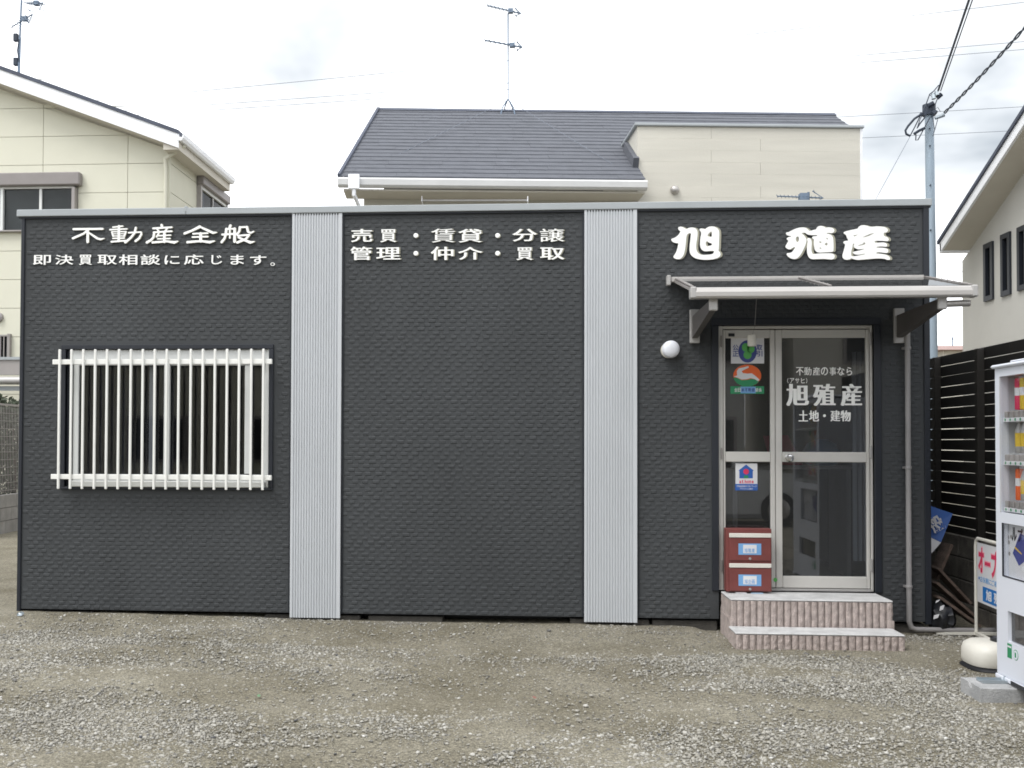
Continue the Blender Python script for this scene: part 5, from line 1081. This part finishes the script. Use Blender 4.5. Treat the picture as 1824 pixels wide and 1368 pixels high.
# --- far tiled roof between
dq = at(1685, 625, 36); fh = thing('distant_house', 'distant house with brown hipped tile roof just above the fence', 'house', (dq.x, 38, 0))
zt_, zb_ = at(1690, 612, 38).z, at(1690, 630, 38).z; xa, xb = at(1640, 620, 38).x, at(1770, 620, 38).x
bx('wall', (xa+.4, 36.5, 0), (xb-.4, 42, zb_), 'bhouse', fh)
obj('roof', MB().add([(xa, 36, zb_), (xb, 36, zb_), (xb, 42.5, zb_), (xa, 42.5, zb_), (xa+.9, 39, zt_), (xb-.9, 39, zt_)], [(0, 1, 5, 4), (1, 2, 5), (2, 3, 4, 5), (3, 0, 4), (0, 3, 2, 1)]), 'pinkroof', fh)
obj('aerial_mast', MB().tube([at(1697, 616, 38.2), at(1697, 600, 38.2)], .03, 5).tube([at(1690, 604, 38.2), at(1703, 604, 38.2)], .02, 5), 'antenna', fh)

# --- utility pole and wires
PY = 8.8; pt = at(1655, 196, PY); pbm = at(1662.5, 700, PY)
up = thing('utility_pole', 'slim steel utility pole with tangled cables at its top behind the office', 'pole', (pbm.x, PY, 0))
obj('pole', MB().tube([(pbm.x+.01, PY, 0), (pt.x, PY, pt.z)], [.088, .066], 20), 'pole', up, True)
def P_(x, y, d=0): return at(1600+x/11.4, 150+y/11.4, PY+d)
obj('pole_cap', MB().tube([P_(625, 420), P_(625, 640)], .10, 14), 'cable', up)
for a, b, r_ in (((450, 640), (490, 580), .03), ((700, 560), (760, 600), .05), ((600, 440), (720, 380), .035), ((690, 260), (740, 200), .045), ((790, 280), (880, 200), .035)): obj('clamp', MB().tube([P_(*a, -.1), P_(*b, -.12)], r_, 8), 'cable', up)
for a, b in (((700, 190), (720, 300)), ((770, 140), (790, 230)), ((750, 690), (930, 620))): obj('insulator', MB().tube([P_(*a, -.14), P_(*b, -.15)], [.028, .035], 10), 'zinc', up)
loops = [([(470,610),(330,700),(200,850),(145,940),(160,1010),(240,1050)], .018), ([(240,1050),(330,880),(420,700),(480,580)], .009), ([(320,1010),(430,940),(540,890)], .022), ([(390,880),(440,800),(530,690),(580,560)], .011),
         ([(360,1020),(355,1140),(400,1130),(460,1020),(560,830),(640,680)], .009), ([(500,560),(560,420),(640,200),(720,140),(820,20)], .009), ([(720,500),(780,330),(830,230)], .008), ([(700,620),(720,800),(740,930)], .005), ([(800,720),(750,900),(700,1060)], .006), ([(760,500),(800,465),(860,560)], .004), ([(380,900),(440,720),(500,600),(530,480)], .007)]
for pts, r_ in loops: obj('cable_loop', MB().tube([P_(a, b, -.15) for a, b in pts], r_, 6), 'cable', up)
for k, py in enumerate((229, 260, 330, 410)): q = at(1655.5+k*.6, py, PY-.07); obj('step_bolt_hole', MB().lathe(q, [(.012, 0), (.012, .02)], (0, -1, 0), 8), 'cable', up)
q = at(1663, 500, PY-.09); obj('strap', MB().tube([(q.x-.01, PY, q.z-.05), (q.x-.01, PY, q.z)], .092, 16), 'cable', up)
def sag(p, q, s, n=24):
    return [p.lerp(q, t/n) - Vector((0, 0, s*4*(t/n)*(1-t/n))) for t in range(n+1)]
def toward(px, py, px2, py2, Y0, Y1): return at(px, py, Y0), at(px2, py2, Y1)
a, b = toward(1671, 162, 1726, 0, PY, 5.5); b2 = a+(b-a)*3.0
tag(obj('power_cable', MB().tube([a, b2], .016, 6).tube([a+Vector((.04, 0, 0)), b2+Vector((.05, 0, 0))], .008, 5), 'cable'), 'thick black cable rising steeply from the top of the utility pole', 'cable')
a, b = toward(1680, 203, 1824, 30, PY, 5.0); b2 = a+(b-a)*2.5; d = (b2-a); s_ = d.cross(Vector((0, 1, 0))).normalized(); mb = MB()
for ph in (0, math.pi): mb.tube([a + d*t/160 + s_*.022*math.sin(t*.55+ph) + Vector((0, 0, -.15*4*(t/160)*(1-t/160))) for t in range(161)], .011, 5)
tag(obj('power_cable', mb, 'cable'), 'twisted black cable running from the utility pole to the upper right corner', 'cable')
tag(obj('guy_wire', MB().tube([P_(240, 1060, -.15), at(1556, 362, 6.5)], .005, 5), MT['wire']), 'thin wire slanting down from the utility pole loop to behind the office roof', 'wire')
lines = [(172, 179, 1824, 4, 30, 'uppermost of the five thin wires crossing the sky'), (222, 197, 1824, 74, 30.5, 'second thin wire from the top crossing the sky'), (243, 205, 1824, 88, 31, 'third thin wire from the top crossing the sky'),
         (355, 262, 1824, 190, 33, 'fourth thin wire crossing the sky, partly behind the shingle roof'), (395, 289, 1824, 232, 33.5, 'lowest thin wire crossing the sky, partly behind the shingle roof')]
for x0_, y0_, x1_, y1_, YY, lab in lines:
    p, q = at(x0_, y0_, YY), at(x1_, y1_, YY); d = q-p; p2, q2 = p-d*.5, q+d*.5
    s_ = {30: 2.2}.get(YY, 1.2); pm = [p2.lerp(q2, t/40) for t in range(41)]
    base = lambda t: s_*(t*(1-t)); off0, off1 = base(.25), base(.75)
    pts = [v - Vector((0, 0, base(t/40)-off0)) for t, v in enumerate(pm)]
    tag(obj('power_line', MB().tube(pts, .0095, 5), MT['wire']), lab, 'wire', 'thin wires across the sky')
for y_, YY in ((468, 26), (485, 27)):
    p, q = at(1640, y_+3, YY), at(1760, y_-4, YY); d = q-p
    tag(obj('power_line', MB().tube([p-d*.1, q+d*1.5], .008, 5), MT['wire']), {468: 'faint wire seen low between the office and the rendered house, upper one', 485: 'faint wire seen low between the office and the rendered house, lower one'}[y_], 'wire')

# --- far left boundary
bwl = thing('garden_wall', 'low grey concrete block wall at the far left edge behind the office', 'wall', (-8.4, 8.5, 0))
A0 = atZ(-40, 961, .05); A1 = atZ(37, 944, .05); dd = (A1-A0); dd.z = 0; U = dd.normalized(); nrm = Vector((U.y, -U.x, 0))
if nrm.x < 0: nrm = -nrm
start = A0-U*.2; first = None
for r_ in range(3):
    for k in range(11):
        p = start + U*(k*.40+(r_ % 2)*.2); z0_ = r_*.195
        obj('block', MB().prism([p+Vector((0, 0, z0_)), p+U*.39+Vector((0, 0, z0_)), p+U*.39+Vector((0, 0, z0_+.187)), p+Vector((0, 0, z0_+.187))], -nrm*.12), 'greyblock', bwl)
mf = thing('mesh_fence', 'dark wire mesh fence standing on the low grey block wall at far left', 'fence', (start.x, start.y, .6))
ztf = 1.95
mb = MB()
for k in range(0, 75): p = start+U*(k*.06)-nrm*.06; mb.bar(p+Vector((0, 0, .60)), p+Vector((0, 0, ztf)), .006, .006)
for k in range(12): z0_ = .64+k*.118; mb.bar(start-nrm*.06+Vector((0, 0, z0_)), start+U*4.4-nrm*.06+Vector((0, 0, z0_)), .006, .006)
obj('wire_mesh', mb, 'taupe', mf, kind='stuff')
for k in range(3): p = start+U*(k*2.0+.6)-nrm*.06; obj('post', MB().tube([p+Vector((0, 0, .58)), p+Vector((0, 0, ztf+.05))], .025, 8), 'taupe', mf)
obj('top_rail', MB().bar(start-nrm*.06+Vector((0, 0, ztf)), start+U*4.4-nrm*.06+Vector((0, 0, ztf)), .03, .03), 'taupe', mf)
sb = thing('hedge', 'dark scraggly shrub growing behind the wire mesh fence at far left', 'shrub', start+U*2-nrm*.9)
c0 = start+U*1.6-nrm*1.0; mb = MB()
for k in range(11000):
    p = c0+U*random.uniform(-2.2, 3.4)+nrm*random.uniform(-.5, .5); p.z = .15+2.0*random.random()**.8 + .15*noise.noise(p*2)
    a = Vector((random.gauss(0, 1), random.gauss(0, 1), random.gauss(0, 1))).normalized(); b = a.orthogonal().normalized(); s_ = random.uniform(.03, .06)
    mb.add([p-a*s_, p+b*s_*.5, p+a*s_, p-b*s_*.5], [(0, 1, 2, 3)])
obj('foliage', mb, 'leaf', sb, kind='stuff')
for k in range(9): p = c0+U*(k*.55-2)+nrm*random.uniform(-.3, .3); obj('stem', MB().tube([(p.x, p.y, 0), (p.x+.05, p.y, .7), (p.x-.04, p.y+.05, 1.7)], [.025, .018, .006], 6), 'plank', sb)
cp = thing('carport', 'grey carport with a round front beam in front of the cream house', 'carport', at(10, 660, 9.6))
xa, xb = at(-160, 650, 9.6).x, at(60, 650, 9.6).x
bx('roof_edge', (xa, 9.6, at(10, 668, 9.6).z), (xb, 9.66, at(10, 640, 9.6).z), 'taupe', cp, .004); bx('roof_trim', (xa, 9.57, at(10, 641, 9.6).z), (xb, 9.70, at(10, 636, 9.6).z), 'coping', cp)
obj('beam', MB().tube([(xa, 9.5, at(10, 678, 9.5).z), (xb, 9.5, at(10, 678, 9.5).z)], .07, 16), 'silverd', cp, True)
bx('fascia_board', (xa, 9.58, at(10, 696, 9.6).z), (xb, 9.62, at(10, 688, 9.6).z), 'coping', cp)
for x in (xa+.1, xb-.15): bx('post', (x, 9.55, 0), (x+.1, 9.65, at(10, 669, 9.6).z), 'silverd', cp)

tag(obj('plastic_scrap', MB().prism([at(30, 1097, -.25), at(38, 1097, -.25), at(40, 1093, -.22), at(35, 1090, -.2), at(30, 1093, -.24)], (.006, .02, .003)), 'zinc'), 'crumpled clear plastic scrap on the gravel at the left corner of the office', 'litter')

# ================================================================ ACROSS THE YARD (seen mirrored in the glass)
car = thing('parked_car', 'silver-white hatchback parked opposite the office, seen mirrored in the door glass', 'car', (2.9, -10.8, 0))
prof = [(.9, .28), (.92, .75), (1.02, .98), (1.30, 1.42), (1.55, 1.50), (2.75, 1.50), (3.10, 1.40), (3.85, 1.0), (4.75, .88), (4.92, .70), (4.95, .30), (4.6, .22), (1.2, .22)]
obj('body', MB().prism([(x, -10.05, z) for x, z in prof], (0, -1.55, 0)), 'car', car)
for poly in ([(1.22, 1.02), (1.42, 1.38), (2.25, 1.40), (2.25, 1.02)], [(2.33, 1.02), (2.33, 1.40), (2.72, 1.40), (3.05, 1.30), (3.60, 1.02)]): obj('side_window', MB().prism([(x, -10.049, z) for x, z in poly], (0, .006, 0)), 'black', car)
for x in (1.75, 4.2):
    wh = obj('wheel', MB().lathe((x, -10.10, .30), [(.30, 0), (.30, .08), (.27, .10), (.19, .10)], (0, 1, 0), 28), 'tyre', car, True); obj('rim', MB().lathe((x, -9.999, .30), [(.19, 0), (.17, .012), (.06, .018)], (0, 1, 0), 20), 'silver', wh, True)
bx('headlight', (4.6, -10.045, .68), (4.88, -10.03, .82), 'lens', car); bx('mirror', (3.4, -10.04, 1.0), (3.58, -9.85, 1.13), 'car', car, .02); bx('door_handle', (2.4, -10.04, .93), (2.58, -10.015, .96), 'silver', car)
for x0_, x1_, h_, m_, rm, lab in ((-15, -5.5, 5.4, 'lhouse', 'dkroof', 'cream two-storey house across the street mirrored in the barred window'), (-4.4, 5.2, 5.0, 'rhouse', 'shingle', 'grey two-storey house across the street mirrored in the door'), (6.4, 15, 5.6, 'bhouse', 'dkroof', 'ivory two-storey house across the street, rightmost of three')):
    hs = thing('street_house', lab, 'house', ((x0_+x1_)/2, -22, 0))
    bx('wall', (x0_, -24, 0), (x1_, -18, h_), m_, hs); obj('roof', MB().prism([(x0_-.4, -17.5, h_), (x0_-.4, -21, h_+1.7), (x0_-.4, -24.5, h_)], (x1_-x0_+.8, 0, 0)), rm, hs)
    for k in range(3):
        xx = x0_+1.2+k*(x1_-x0_-3)/2
        for z in (.9, 3.4):
            fw = bx('window', (xx, -17.999, z), (xx+1.6, -17.93, z+1.2), 'taupe', hs); bx('pane', (xx+.08, -17.929, z+.08), (xx+1.52, -17.92, z+1.12), 'black', fw)
st_ = MB().box((-60, -17.0, -.05), (60, -11.9, .012)); so = obj('street', st_, 'road', None, kind='structure')

for px, py, c_, lab in ((125, 1242, 'yellow', 'small yellow-green leaf lying on the gravel at left'), (461, 1239, 'lgreen', 'small green leaf lying on the gravel left of centre'), (952, 1242, 'redp', 'small reddish leaf lying on the gravel near the centre')):
    q = atZ(px, py, .02); a = random.uniform(0, 3); u = Vector((math.cos(a), math.sin(a), .15))*.022; v = Vector((-math.sin(a), math.cos(a), .1))*.010
    tag(obj('fallen_leaf', MB().add([q-u, q-u*.3+v, q+u*.5+v*.8, q+u, q+u*.5-v*.8, q-u*.3-v], [(0, 1, 2, 3, 4, 5)]), {'yellow': mat('yellow_leaf', (.34, .36, .08), .7), 'lgreen': mat('green_leaf', (.12, .22, .12), .7), 'redp': mat('red_leaf', (.22, .10, .08), .7)}[c_]), lab, 'leaf')
